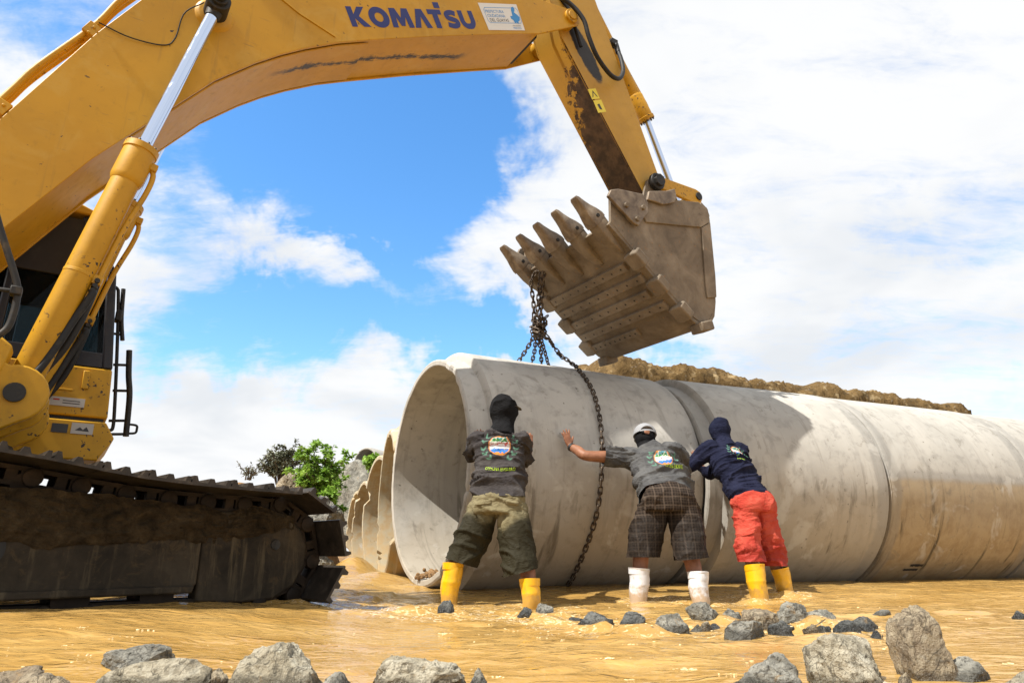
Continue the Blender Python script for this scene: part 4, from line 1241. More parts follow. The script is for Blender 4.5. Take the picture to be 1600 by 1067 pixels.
# handrails in front of the cab
def rail(pts, r, nm='handrail', o=1.3, par=None):
    return MB().tube(spline([BW(p[0], p[1], p[2] if len(p) > 2 else o) for p in pts], 8 * len(pts)), r, 10).build(nm, BK, par or EX, 60)
rail([(-4.50, 2.63), (-4.47, 2.61), (-4.455, 2.55), (-4.405, 2.18), (-4.343, 1.65), (-4.32, 1.40), (-4.34, 1.36), (-4.36, 1.36)], .014)
rail([(-4.425, 2.62), (-4.40, 2.35), (-4.363, 2.15)], .018, 'mirror_stalk')
MB().box(BW(-4.425, 2.36, 1.3), (.05, .10, .10), (BD, BN, UP)).build('rail_clamp', BK, EX, 25, .01)
g_ = rail([(-4.298, 2.07), (-4.27, 1.85), (-4.236, 1.66), (-4.213, 1.32)], .024, 'guard_rail')
for (a, z_, b) in ((-4.40, 1.925, -4.262), (-4.37, 1.70, -4.228), (-4.36, 1.44, -4.22), (-4.36, 1.325, -4.212)):
    MB().tube([BW(a, z_, 1.3), BW(b, z_ + .015, 1.3)], .012, 8).build('rail_rung', BK, g_, 60)
rail([(-4.222, 1.425), (-4.15, 1.42), (-4.14, 1.39), (-4.15, 1.355), (-4.215, 1.345)], .010, 'step_loop')
for z_ in (2.20, 1.60):
    MB().tube([BW(-4.47, z_, 1.3), BW(-4.39, z_, 1.3)], .012, 8).build('rail_rung', BK, EX, 60)
# bent grab rail by the boom foot, near side
rail([(-5.16, 2.15, -1.2), (-5.093, 1.983, -1.2), (-4.99, 1.75, -1.2), (-4.961, 1.66, -1.2), (-4.955, 1.545, -1.2), (-4.975, 1.44, -1.2), (-5.06, 1.38, -1.2), (-5.3, 1.36, -1.2)], .017, 'grab_rail')
mb = MB().box(BW(-4.965, 1.655, -1.2), (.05, .06, .045), (BD, BN, UP)); mb.tube([BW(-4.98, 1.655, -1.2), BW(-5.3, 1.67, -1.1)], .012, 8)
mb.build('rail_clamp', BK, EX, 40, .006)

# --- undercarriage
TH = math.radians(45)
TD = V((math.sin(TH), math.cos(TH), 0)); TN = V((-math.cos(TH), math.sin(TH), 0)); TO = BW(-5.6, 0, 0)
def TW(s, z, o): return TO + TD * s + TN * o + UP * z
TPz = lambda a, b, k: TW(a, b, k)
path = []
def arc(cx, cz, r, a0, a1, n):
    return [(cx + r * math.cos(math.radians(a0 + (a1 - a0) * k / n)), cz + r * math.sin(math.radians(a0 + (a1 - a0) * k / n))) for k in range(n + 1)]
RI = .293; PO = .062
cl = spline([(-1.75, .84), (-1.2, .825), (-.5, .805), (.42, .757), (.99, .690), (1.32, .666), (1.70, .655), (1.95, .36 + RI)], 60)
path = [tuple(p) for p in cl] + arc(1.95, .36, RI, 88, -90, 24) + [(1.4, .067), (-1.7, .067)] + arc(-1.75, .453, .386, -95, -265, 24)
path = np.array(path)
seg = np.diff(np.vstack([path, path[:1]]), axis=0); ln_ = np.hypot(seg[:, 0], seg[:, 1]); cum = np.concatenate([[0], np.cumsum(ln_)])
NS = int(round(cum[-1] / .228)); pitch = cum[-1] / NS
def path_at(u):
    u = u % cum[-1]; i = min(np.searchsorted(cum, u, 'right') - 1, len(path) - 1)
    a = path[i]; b = path[(i + 1) % len(path)]; t = (u - cum[i]) / max(ln_[i], 1e-9)
    return a + (b - a) * t
def shoe_mesh(w):
    """x along travel, y across, z outward"""
    h_ = pitch / 2
    prof = [(-h_ - .008, 0), (-h_ - .008, .012), (-h_ + .004, .016), (-h_ + .012, .052), (-h_ + .030, .052), (-h_ + .044, .018), (-.022, .016), (-.010, .044), (.012, .044), (.026, .016), (h_ - .034, .016), (h_ - .022, .046), (h_ - .006, .046), (h_ - .003, .012), (h_ - .004, 0)]
    return MB().prism(prof, lambda a, b, k: V((a, k, b)), -w / 2, w / 2).mesh('shoe', 40)
def link_mesh():
    h_ = pitch / 2
    mb = MB()
    for y0, y1 in ((-.10, -.055), (.055, .10)):
        f = lambda a, b, k: V((a, k, b))
        mb.prism([(-h_ - .035, -.012), (h_ + .02, -.012), (h_ + .02, -.034), (-h_ - .035, -.034)], f, y0, y1)
        mb.prism([(-h_ - .04, -.090), (h_ + .01, -.090), (h_ + .02, -.112), (-h_ - .03, -.112)], f, y0, y1)
        for a, wv in ((-h_ - .005, .085), (.018, .052), (h_ - .035, .042)):
            mb.prism([(a - wv / 2, -.0345), (a + wv / 2, -.0345), (a + wv / 2, -.0895), (a - wv / 2, -.0895)], f, y0 + .002, y1 - .002)
    for sg in (-1, 1):
        mb.tube([V((-h_, sg * .05, -.062)), V((-h_, sg * .112, -.062)), V((-h_, sg * .116, -.062))], [.046, .046, .036], 16)
    mb.tube([V((-h_, -.1, -.062)), V((-h_, .1, -.062))], .022, 10)
    return mb.mesh('link', 40)
sm = shoe_mesh(.80); sm.materials.append(M_['shoe steel'])
lm = link_mesh(); lm.materials.append(M_['track steel'])
def make_track(oc, sg):
    """oc: middle of the chain across the machine; sg -1 for the near side"""
    fr = MB()
    of = oc + sg * .10
    # frame box and its cover plate
    fr.prism([(-1.6, .17), (1.50, .175), (1.52, .20), (1.52, .56), (1.35, .60), (-1.4, .66), (-1.7, .55)], TPz, oc - sg * .08, of + sg * .03)
    F_ = fr.build('track_frame', M_['muddy frame'], EX, 25, .012)
    MB().prism([(-1.5, .135), (1.49, .150), (1.50, .19), (-1.5, .18)], TPz, oc - .05 * sg, of + sg * .06).build('bottom_flange', M_['muddy frame'], F_, 25, .01)
    # idler guard and idler
    yk = [(1.525, .10), (1.80, .085), (2.0, .095), (2.13, .17), (2.20, .29), (2.205, .42), (2.15, .52), (2.04, .60), (1.90, .635), (1.525, .60)]
    MB().prism(yk, TPz, oc, of + sg * .015).build('idler_guard', M_['muddy frame'], F_, 25, .012)
    MB().tube([TW(1.95, .355, oc - .09), TW(1.95, .355, oc - .05), TW(1.95, .355, oc + .05), TW(1.95, .355, oc + .09)], [.255, .285, .285, .255], 48).build('idler_wheel', M_['track steel'], F_, 35)
    MB().tube([TW(1.985, .42, of + sg * .014), TW(1.985, .42, of + sg * .024), TW(1.985, .42, of + sg * .016)], [.034, .030, .018], 16).build('grease_port', M_['black steel'], F_, 30)
    # oval opening in the frame
    MB().prism([(.50 + .075 * math.cos(a), .385 + .085 * math.sin(a)) for a in np.linspace(0, 2 * PI, 18, endpoint=False)], TPz, of + sg * .025, of + sg * .0325).build('frame_opening', M_['black rubber'], F_, 0)
    for k in range(7):
        s_ = -1.2 + .42 * k
        MB().tube([TW(s_, .135, oc - .11), TW(s_, .135, oc - .06), TW(s_, .135, oc + .06), TW(s_, .135, oc + .11)], [.09, .075, .075, .09], 20).build('roller', M_['track steel'], F_, 35)
    for s_ in (-.6, .6):
        MB().tube([TW(s_, .70, oc - .1), TW(s_, .70, oc + .1)], .06, 20).build('carrier_roller', M_['track steel'], F_, 35)
    MB().tube([TW(-1.75, .42, oc - .05), TW(-1.75, .42, oc + .05)], .34, 32).build('sprocket', M_['track steel'], F_, 35)
    chain_ = MB().tube([TW(-1.75, .42, oc - sg * .2), TW(-1.75, .42, oc + sg * .12)], .2, 20).build('track_drive', M_['track steel'], EX, 35)
    for k in range(NS):
        u = k * pitch
        a, b = path_at(u - pitch * .5), path_at(u + pitch * .5)
        c = path_at(u); t_ = (b - a) / np.linalg.norm(b - a)
        X_ = TD * t_[0] + UP * t_[1]; Z_ = TD * -t_[1] + UP * t_[0]; Yx = Z_.cross(X_)
        Mt = Matrix.Translation(TW(c[0], c[1], oc) + Z_ * PO) @ Matrix((X_, Yx, Z_)).transposed().to_4x4()
        instance('shoe', sm, Mt, chain_)
        instance('link', lm, Mt, chain_)
    return F_
FR = make_track(-1.08, -1)
make_track(1.08, 1)
MB().prism([(-.6, .45), (.6, .45), (.6, .68), (-.6, .68)], TPz, -1.0, 1.0).build('car_body', M_['muddy frame'], EX, 25, .02)
# mud caked on the near frame: lumpy, crumbling edge below
u = np.linspace(-1.5, 2.10, 260); w = np.linspace(0, 1, 46)
U_, W_ = np.meshgrid(u, w)
oc = -1.08 - .13
topz = .70 - .035 * sstep(U_, .2, 1.5) - .02
botz = .40 + .10 * fbm(np.stack([U_.ravel() * 3, 0 * U_.ravel(), 0 * U_.ravel()], 1), 5, .6, 101).reshape(U_.shape) + .07 * sstep(U_, 1.0, 1.9)
topz = topz + .045 * fbm(np.stack([U_.ravel() * 5, 0 * U_.ravel() + 3, 0 * U_.ravel()], 1), 4, .6, 103).reshape(U_.shape) - .035 * np.exp(-((U_ - 1.68) / .12) ** 2)
endf = sstep(2.10 - U_, 0, .30)
topz = topz * endf + (.60) * (1 - endf); 
Zg = topz + (botz - topz) * W_
prn = np.stack([U_.ravel() * 7, Zg.ravel() * 7, 0 * U_.ravel()], 1)
lump = (.5 + .5 * fbm(prn, 5, .62, 105)).reshape(U_.shape) * .050 + .030 * fbm(prn * 2.9, 4, .62, 107, ridge=True).reshape(U_.shape)
thick = lump * np.clip(np.sin(PI * np.clip(W_, .02, 1)) ** .5, 0, 1) * (.35 + .65 * endf) + .004
offg = oc - thick * 1.0 + .03 * sstep(U_, 1.50, 1.56) - .0 
P0 = np.array(TO); XX = P0[0] + TD.x * U_ + TN.x * offg; YY = P0[1] + TD.y * U_ + TN.y * offg
tag(grid_mesh('mud_crust', XX, YY, Zg, M_['mud crust'], FR), kind='stuff')
# ------------------------------------------------------------------ lifting chain
PITCH = .060
def chain_link_mesh():
    pts = []
    L, W_ = .041, .018
    for k in range(8): a = -PI / 2 + PI * k / 7; pts.append(V((L - W_ + W_ * math.cos(a), W_ * math.sin(a), 0)))
    for k in range(8): a = PI / 2 + PI * k / 7; pts.append(V((-(L - W_) + W_ * math.cos(a), W_ * math.sin(a), 0)))
    return MB().tube(pts, .0078, 6, closed=True, side=(0, 0, 1)).mesh('chain_link', 60)
m, g = mat('chain steel')
p = g.pos(); n1 = g.noise(p, 25, 5, .6)
c = g.ramp(n1, [(.35, (.035, .026, .020)), (.55, (.085, .062, .044)), (.75, (.19, .145, .10))])
setp(g, base=c, rough=.5, metal=.5)
M_['chain steel'] = m
clm = chain_link_mesh(); clm.materials.append(m)
CH = empty('lifting_chain', BW(-.70, 3.55, .33))
tag(CH, 'rusty steel lifting chain from the bucket teeth wrapped round the front pipe', 'chain')
rc = random.Random(3)
def lay_chain(pts, nrm=None, wob=.0):
    P = spline(pts, 400)
    d_ = np.linalg.norm(np.diff(P, axis=0), axis=1); cu = np.concatenate([[0], np.cumsum(d_)])
    n = int(cu[-1] / PITCH)
    tw = rc.random() * PI
    for k in range(n + 1):
        u = k * PITCH
        i = min(np.searchsorted(cu, u), 399)
        i0, i1 = max(i - 6, 0), min(i + 6, 399)
        c = V(P[i]); X_ = V(P[i1] - P[i0]).normalized()
        ref = nrm(c) if nrm else V((math.cos(tw), math.sin(tw), .2))
        Z_ = (ref - X_ * ref.dot(X_)).normalized(); Y2 = Z_.cross(X_)
        if k % 2: Y2, Z_ = Z_, -Y2
        if nrm and wob == 0:                      # links lie at 45 degrees on the surface
            Y2, Z_ = (Y2 + Z_).normalized(), (Z_ - Y2).normalized()
        if wob: c = c + V((rc.gauss(0, wob), rc.gauss(0, wob), rc.gauss(0, wob)))
        instance('chain_link', clm, Matrix.Translation(c) @ Matrix((X_, Y2, Z_)).transposed().to_4x4(), CH)
RP = 1.25 + .030
def on_pipe(s, phi, lift=0.0):
    ph = math.radians(phi)
    return M1 @ V((s, -(RP + lift) * math.sin(ph), (RP + lift) * math.cos(ph)))
axis1 = (M1.to_3x3() @ V((1, 0, 0))).normalized()
def pnorm(c):
    r = c - M1.translation
    return (r - axis1 * r.dot(axis1)).normalized()
knot = V((.30, 7.20, 2.78))
lay_chain([on_pipe(1.47, 12, .12), on_pipe(1.53, 20, .03), on_pipe(1.50, 30), on_pipe(1.42, 55), on_pipe(1.35, 80), on_pipe(1.31, 110), on_pipe(1.30, 140), on_pipe(1.34, 158), on_pipe(1.42, 172)], pnorm)
lay_chain([knot + V((0, 0, -.04)), knot + V((.10, .02, -.13)), on_pipe(1.44, 9, .20), on_pipe(1.49, 14, .08)])
# strands from the tooth down to the knot
tA = BW(-.46, 3.54, .42); tB = BW(-.46, 3.54, .25)
lay_chain([tA + V((0, 0, -.08)), V((.22, 7.12, 3.30)), V((.24, 7.17, 3.05)), knot + V((-.05, 0, .0))])
lay_chain([tB + V((0, 0, .02)), V((.36, 7.02, 3.36)), V((.33, 7.12, 3.08)), knot + V((.02, .0, -.02))])
lay_chain([tB + V((-.03, .03, .0)), V((.32, 7.05, 3.32)), V((.29, 7.13, 3.04)), knot + V((-.03, -.03, -.05))])
lay_chain([tA + V((0, 0, -.06)), BW(-.44, 3.62, .42), BW(-.44, 3.62, .25), tB + V((0, 0, .04))])
# tangle at the knot
for k in range(4):
    a = rc.random() * 6
    lay_chain([knot + V((.075 * math.cos(a + i * 1.5), .05 * math.sin(a + i * 1.5), .10 - .055 * i)) for i in range(5)], None, .006)
# fan of strands down to the crown of the pipe
for s_, ph in ((1.06, 2), (1.28, -2), (1.36, 3), (1.50, 0)):
    e = on_pipe(s_, ph)
    lay_chain([knot + V((rc.gauss(0, .02), 0, -.05)), knot * .5 + e * .5 + V((0, 0, -.02)), e])
# ------------------------------------------------------------------ people
CAMP = V((0, 0, .36))
def sk(m, n1=None):
    pass
m, g = mat('skin')
p = g.pos()
setp(g, base=g.mix(g.step(g.noise(p, 18, 4, .6), .35, .7), (.20, .085, .045), (.265, .118, .066)), rough=.55, spec=.35)
g.b.inputs['Subsurface Weight'].default_value = .0
g.b.inputs['Subsurface Radius'].default_value = (.01, .004, .002)
M_['skin'] = m

def shirt_material(name, base, dark, C, S, U, scale, sizeY=1.0):
    """cotton with a round crest and wreath printed on the back"""
    gg = cloth(name, base, dark)
    m_ = M_[name]
    g_ = gg
    old = g_.b.inputs['Base Color'].links[0].from_socket
    p = g_.pos()
    rel = g_.vmath('SUBTRACT', p, tuple(C))
    u = g_.math('DIVIDE', g_.vmath('DOT_PRODUCT', rel, tuple(S), out=1), scale)
    v = g_.math('DIVIDE', g_.vmath('DOT_PRODUCT', rel, tuple(U), out=1), scale)
    back = V(U).cross(V(S)).normalized()
    if back.y > 0: back = -back
    nb = g_.vmath('DOT_PRODUCT', g_.new('ShaderNodeNewGeometry').outputs['Normal'], tuple(back), out=1)
    onb = g_.step(nb, .15, .3)
    n_ = g_.noise(g_.comb(u, v, 0.), 5, 3, .6)
    r = g_.math('SQRT', g_.math('ADD', g_.math('MULTIPLY', u, u), g_.math('MULTIPLY', v, v)))
    vv = g_.math('ADD', v, g_.math('MULTIPLY', g_.math('SUBTRACT', n_, .5), .5))
    disc = g_.ramp(g_.math('ADD', g_.math('MULTIPLY', vv, .8), .5), [(.0, (.62, .22, .05)), (.17, (.03, .16, .45)), (.30, (.10, .20, .55)), (.36, (.62, .60, .60)), (.48, (.60, .56, .62)), (.54, (.45, .03, .03)), (.58, (.66, .64, .60)), (.66, (.06, .22, .06)), (.76, (.10, .30, .35)), (.86, (.66, .28, .05))])
    for e in [x for x in g_.n if x.bl_idname == 'ShaderNodeValToRGB']:
        e.color_ramp.interpolation = 'CONSTANT'
    disc = g_.mix(g_.math('MULTIPLY', g_.step(g_.noise(g_.comb(u, v, 3.), 9, 2, .5), .58, .62), g_.step(v, -.1, .1)), disc, (.60, .58, .52))
    kd = g_.math('MULTIPLY', g_.step(r, .56, .545), onb)
    c = g_.mix(g_.math('MULTIPLY', kd, .92), old, disc)
    rim = g_.math('MULTIPLY', g_.math('MULTIPLY', g_.step(r, .50, .515), g_.step(r, .575, .56)), onb)
    c = g_.mix(g_.math('MULTIPLY', rim, .85), c, (.50, .20, .05))
    # laurel wreath: slanted leaves round the crest, open at the top
    an = g_.math('ARCTAN2', g_.math('ABSOLUTE', u), v)
    lf = g_.math('SINE', g_.math('ADD', g_.math('MULTIPLY', an, 15.0), g_.math('MULTIPLY', g_.math('ABSOLUTE', g_.math('SUBTRACT', r, .82)), 17.0)))
    kw = g_.math('MULTIPLY', g_.math('MULTIPLY', g_.step(lf, .15, .45), g_.math('MULTIPLY', g_.step(r, .66, .69), g_.step(r, .99, .95))), g_.math('MULTIPLY', g_.step(an, .62, .72), g_.step(an, 2.75, 2.6)))
    c = g_.mix(g_.math('MULTIPLY', g_.math('MULTIPLY', kw, onb), .75), c, (.10, .22, .16))
    g_.put(g_.b.inputs['Base Color'], c)
    return m_

def ringpts(c, a, b, S, Fv, n=20, pw=2.0):
    """superellipse ring"""
    out = []
    for k in range(n):
        t = 2 * PI * k / n
        x, y = math.cos(t), math.sin(t)
        x = math.copysign(abs(x) ** (2 / pw), x); y = math.copysign(abs(y) ** (2 / pw), y)
        out.append(c + S * (a * x) + Fv * (b * y))
    return out
def torso(mb, stations, S, F, pw=2.3, grow=0.0):
    """stations: (centre, half width, half depth)"""
    n = 24
    C = spline([s[0] for s in stations], 18); A = spline([(s[1], s[2], 0) for s in stations], 18)
    R = []
    for i in range(18):
        t = V(C[min(i + 1, 17)] - C[max(i - 1, 0)]).normalized()
        s = (S - t * S.dot(t)).normalized(); f = t.cross(s)
        if f.dot(F) < 0: f = -f
        R.append(ringpts(V(C[i]), A[i][0] + grow, A[i][1] + grow, s, f, n, pw))
    mb.rings(R)
def limb(mb, pts, rad, n=16, k=20, ry=None, side=None):
    P = spline(pts, k); r = spline([(q, 0, 0) for q in rad], k)[:, 0]
    mb.tube(P, list(r), n, side=side)
def hand(mb, wrist, fdir, nrm, thumb, spread=.22, curl=.15, L=.19, thumbup=.9):
    """palm and five fingers; nrm points out of the back of the hand, thumb = side the thumb is on"""
    f = fdir.normalized(); n_ = (nrm - f * nrm.dot(f)).normalized()
    s = n_.cross(f).normalized()
    if s.dot(thumb) < 0: s = -s
    pl = L * .52
    R = []
    for t, w_, d_ in ((-.03, .028, .020), (.15, .032, .020), (.5, .041, .018), (.85, .043, .015), (1.0, .040, .012)):
        R.append(ringpts(wrist + f * (pl * t), w_ * L / .19, d_ * L / .19, s, n_, 14))
    mb.rings(R)
    for i, (o, ln, r) in enumerate(((.030, .070, .0088), (.011, .080, .0092), (-.009, .075, .0090), (-.028, .060, .0082))):
        b = wrist + f * (pl * .93) + s * (o * L / .19)
        d_ = (f + s * (spread * (o / .03))).normalized()
        q = [b - d_ * .02, b, b + d_ * (ln * .45) - n_ * (curl * .004), b + d_ * (ln * .78) - n_ * (curl * .03), b + d_ * ln - n_ * (curl * .065)]
        limb(mb, q, [r * 1.05, r * 1.1, r, r * .95, r * .72], 10, 14)
    b = wrist + f * (pl * .30) + s * .026
    d_ = (f * (1 - .45 * thumbup) + s * thumbup).normalized()
    limb(mb, [b - d_ * .015, b + d_ * .02, b + d_ * .042 + f * .006, b + d_ * .062 + f * .018], [.013, .012, .010, .0075], 10, 12)
def head_shape(mb, c, up, fwd, sz=1.0):
    """skull, jaw, nose, brow, ears; c is the middle of the head"""
    up = up.normalized(); fw = (fwd - up * fwd.dot(up)).normalized(); s = fw.cross(up)
    ax = (s, fw, up)
    mb.ball(c + up * .028 * sz - fw * .008, (.076 * sz, .096 * sz, .090 * sz), 18, 12, ax)
    mb.ball(c - up * .045 * sz + fw * .022, (.058 * sz, .070 * sz, .070 * sz), 16, 10, ax)
    mb.ball(c + fw * .088 * sz - up * .012, (.014, .020, .026), 10, 7, ax)
    mb.ball(c + fw * .074 * sz + up * .020, (.050, .016, .010), 10, 7, ax)
    mb.ball(c + fw * .076 * sz - up * .055, (.026, .013, .010), 10, 7, ax)
    for q in (-1, 1):
        mb.ball(c + s * (q * .078 * sz) - up * .004, (.010, .020, .031), 10, 8, ax)
def wrinkle(me, C, A, S, amp=.008, fa=14, fs=3.5, seed=0, zmin=None):
    """folds: high frequency along axis A, low across"""
    co = coords(me); nr = normals(me)
    rel = co - np.array(C)
    A = np.array(A); S = np.array(S); F = np.cross(A, S)
    q = np.stack([rel @ A * fa, rel @ S * fs, rel @ F * fs], 1)
    w = np.stack([fbm(q * .35 + 3, 2, .5, seed + 1), fbm(q * .35 + 8, 2, .5, seed + 2), 0 * q[:, 0]], 1)
    q = q + w * 1.3
    rid = 1 - np.abs(vnoise(q, seed)); rid2 = 1 - np.abs(vnoise(q * 1.9 + 4, seed + 9))
    mask = .5 + .5 * sstep(fbm(rel * 5, 2, .5, seed + 7), -.25, .35)
    d_ = (rid ** 4 * 1.5 + rid2 ** 4 * .7 - .5) * amp * mask + fbm(rel * 6, 2, .5, seed + 5) * amp * .8
    setco(me, co + nr * d_[:, None])
def garment(name, mb, material, parent, voxel=.011, it=3, wr=None, angle=180, cuts=None):
    me = remesh(mb, name, voxel, it)
    if wr: wrinkle(me, *wr[:3], **wr[3])
    if cuts:
        bm = bmesh.new(); bm.from_mesh(me)
        for (pt, nr, keep) in cuts:                # trim to a clean hem
            gm = [f for f in bm.faces if keep(f.calc_center_median())]
            es = {e for f in gm for e in f.edges}; vs = {v for f in gm for v in f.verts}
            bmesh.ops.bisect_plane(bm, geom=gm + list(es) + list(vs), plane_co=pt, plane_no=nr, clear_outer=True)
        bm.to_mesh(me); bm.free(); smooth(me, 180)
    return obj_from(me, name, material, parent)
def boot(parent, top, sole, r, material, toe, name='boot'):
    """rubber boot: shaft with rolled rim and ribs, foot and heel"""
    ax = (top - sole).normalized()
    H = (top - sole).length
    mb = MB()
    toe = (toe - ax * toe.dot(ax)).normalized()
    s = ax.cross(toe)
    R = []
    prof = [(0., r * .70), (.12, r * .72), (.22, r * .74), (.32, r * .78), (.42, r * .84), (.52, r * .89), (.60, r * .92), (.66, r * .94), (.68, r * .965), (.70, r * .965), (.72, r * .95), (.80, r * .97), (.88, r * .985), (.95, r * .99), (.955, r * 1.02), (1.0, r * 1.03)]
    for t, rr in prof:
        wob = 1.0
        rg = ringpts(sole + ax * (H * t) + s * (.006 * math.sin(t * 9 + r * 900)), rr * .95, rr * 1.05, s, toe, 26)
        cr = fbm(np.array([list(q) for q in rg]) * np.array([9, 9, 26]), 3, .5, int(r * 9000))
        R.append([q + (q - (sole + ax * (H * t))).normalized() * (.006 * float(e_)) for q, e_ in zip(rg, cr)])
    R.append(ringpts(sole + ax * H, r * .98, r * 1.06, s, toe, 26))
    R.append(ringpts(sole + ax * (H - .05), r * .95, r * 1.02, s, toe, 26))
    mb.rings(R)
    sh = mb.build(name, material, parent, 50)
    f = V((toe.x, toe.y, 0)).normalized(); sd = UP.cross(f)
    mb = MB()
    R = []
    b = V((sole.x, sole.y, sole.z))
    for t, w_, h0, h1 in ((-.085, .030, .0, .06), (-.06, .042, 0, .10), (0, .046, 0, .12), (.07, .048, 0, .095), (.13, .052, 0, .072), (.18, .044, .0, .055), (.205, .024, .005, .04)):
        R.append(ringpts(b + f * t + UP * ((h0 + h1) / 2 - .02), w_, (h1 - h0) / 2 + .01, sd, UP, 16, 2.6))
    mb.rings(R)
    ft = mb.build('boot_foot', material, parent, 60)
    return sh
def rubber(name, c, dirt):
    m, g = mat(name)
    p = g.pos()
    n = g.noise(p, 20, 5, .6, .5)
    cc = g.mix(g.math('MULTIPLY', g.step(n, .50, .75), .55), c, dirt)
    lowz = g.step(g.math('ADD', g.sep(p)[2], g.math('MULTIPLY', g.math('SUBTRACT', g.noise(p, 24, 4, .65), .5), .34)), .14, .02)
    cc = g.mix(g.math('MULTIPLY', lowz, .72), cc, (.33, .19, .055))
    cc = g.mix(g.math('MULTIPLY', g.step(g.noise(p, 75, 3, .6), .64, .70), .6), cc, (.30, .18, .06))
    setp(g, base=cc, rough=.32, nrm=g.bump(n, .15, .01), spec=.5)
    M_[name] = m
rubber('yellow rubber', (.68, .36, .004), (.46, .24, .01))
rubber('white rubber', (.56, .56, .58), (.34, .32, .29))
solid('print green', (.42, .62, .03), .9)

def text_on(target, body, C, S, U, width, size, material, parent, arc=0.0):
    v, f = bold_text(body, size, width)
    me = target.data
    M = WM[target.name]
    bv = BVHTree.FromPolygons([M @ q.co for q in me.vertices], [tuple(q.vertices) for q in me.polygons])
    back = U.cross(S).normalized()
    if back.y > 0: back = -back
    out = []; ok = True
    for a, b in v:
        o = C + S * a + U * (b + arc * (a / width) ** 2) + back * .35
        h_, n_, i_, d_ = bv.ray_cast(o, -back)
        if h_ is None: h_ = o - back * .35; n_ = back
        out.append(h_ + back * .004)
    t = MB().add(out, f).build('back_lettering', material, parent, 0)
    return t

# ===== first man: dark hood, charcoal shirt, wet khaki shorts, yellow boots
def toward(p, k):                           # same sight line, k times as far from the lens
    return CAMP + (V(p) - CAMP) * k
def J(d, k=1.0):
    return {n: toward(p, k) for n, p in d.items()}
a = J(dict(footL=(-.495, 5.62, -.16), footR=(.145, 5.42, -.16), btL=(-.465, 5.65, .275), btR=(.135, 5.45, .165), knL=(-.43, 5.74, .37), knR=(.10, 5.60, .36), hipL=(-.215, 5.66, .70), hipR=(-.005, 5.62, .70), pel=(-.11, 5.63, .75), wst=(-.11, 5.67, .90), chs=(-.105, 5.78, 1.16), shL=(-.29, 5.83, 1.285), shR=(.08, 5.81, 1.285), nck=(-.085, 5.86, 1.38), hd=(-.075, 5.91, 1.545)), .965)
S = (a['shR'] - a['shL']).normalized(); UPt = (a['nck'] - a['pel']).normalized(); F = UP.cross(S) if UP.cross(S).y > 0 else -UP.cross(S)
p1 = empty('person', (a['pel'].x, a['pel'].y, -.18))
tag(p1, 'person in black hood, charcoal shirt and khaki shorts pushing beside the pipe mouth', 'person', 'workers pushing the pipe')
mb = MB()
head_shape(mb, a['hd'], V((.05, .12, 1)), F)
limb(mb, [a['nck'] - V((0, .02, .06)), a['nck'], a['hd'] - V((0, .01, .05))], [.062, .055, .055])
torso(mb, [(a['pel'] - UP * .05, .15, .10), (a['wst'], .145, .095), (a['chs'], .165, .105), (a['nck'] - UP * .06, .11, .07)], S, F)
hL, hR = V((-.290, 6.005, 1.30)), V((.155, 6.185, 1.30))
eL, eR = a['shL'] + V((-.070, .17, -.10)), a['shR'] + V((.035, .25, -.14))
for sh, el, hh, th in ((a['shL'], eL, hL, S), (a['shR'], eR, hR, -S)):
    wv = hh + V((0, -.05, -.05))
    limb(mb, [sh, (sh + el) / 2, el, (el + wv) / 2, wv], [.058, .050, .042, .040, .028])
    hand(mb, wv, V((0, .06, 1)), V((.4, -.9, .1)), th)
for hp, kn, bt, ft in ((a['hipL'], a['knL'], a['btL'], a['footL']), (a['hipR'], a['knR'], a['btR'], a['footR'])):
    limb(mb, [hp + UP * .04, (hp + kn) / 2, kn, (kn + bt) / 2, bt * .4 + ft * .6, ft + UP * .08], [.088, .078, .060, .058, .050, .04])
body = obj_from(remesh(mb, 'body', .0085, 2), 'body', M_['skin'], p1)
mb = MB()
torso(mb, [(a['pel'] - UP * .01, .212, .140), (a['wst'], .205, .130), ((a['wst'] + a['chs']) / 2, .205, .13), (a['chs'], .208, .132), (a['chs'] + (a['nck'] - a['chs']) * .55, .165, .108), (a['nck'] + UP * .0, .075, .075)], S, F)
for sh, el in ((a['shL'], eL), (a['shR'], eR)):
    q = sh + (el - sh) * .95
    limb(mb, [sh + (a['chs'] - sh) * .35, sh, (sh + q) / 2, q], [.080, .074, .070, .064])
crestC = a['chs'] + UP * .035 + S * .008
SM = shirt_material('charcoal shirt', (.036, .032, .033), (.060, .054, .052), crestC - UP * .01, S, (UP * .96 + V((0, .28, 0))).normalized(), .158)
shirt = garment('shirt', mb, SM, p1, .010, 3, (a['wst'], UPt, S, dict(amp=.028, fa=13, fs=3.4, seed=11)), cuts=[(a['pel'] + UP * .05, -UP, lambda c: c.z < 1.0)])
text_on(shirt, 'COMUNA ENGABAO', crestC - UP * .175 + S * .012, (S - UP * .03).normalized(), UP, .235, .036, M_['print green'], shirt, .03)
mb = MB()
torso(mb, [(a['pel'] + UP * .06, .192, .128), (a['pel'], .212, .150), (a['pel'] - UP * .07, .215, .150)], S, F, 2.4)
hmL, hmR = a['btL'] + V((.03, .02, -.04)), a['btR'] + V((-.05, .02, -.02))
mx_ = a['pel'].x
for hp, hm, q in ((a['hipL'], hmL, -1), (a['hipR'], hmR, 1)):
    limb(mb, [hp + UP * .02 + S * (q * .01), hp + (hm - hp) * .35 + S * (q * .0), hp + (hm - hp) * .7, hm], [.118, .128, .128, .126])
m, g = mat('khaki wet')
p = g.pos(); z = g.sep(p)[2]; x = g.sep(p)[0]
n = g.noise(p, 5, 5, .6, .3)
edge = g.math('ADD', z, g.math('MULTIPLY', g.math('SUBTRACT', n, .5), .30))
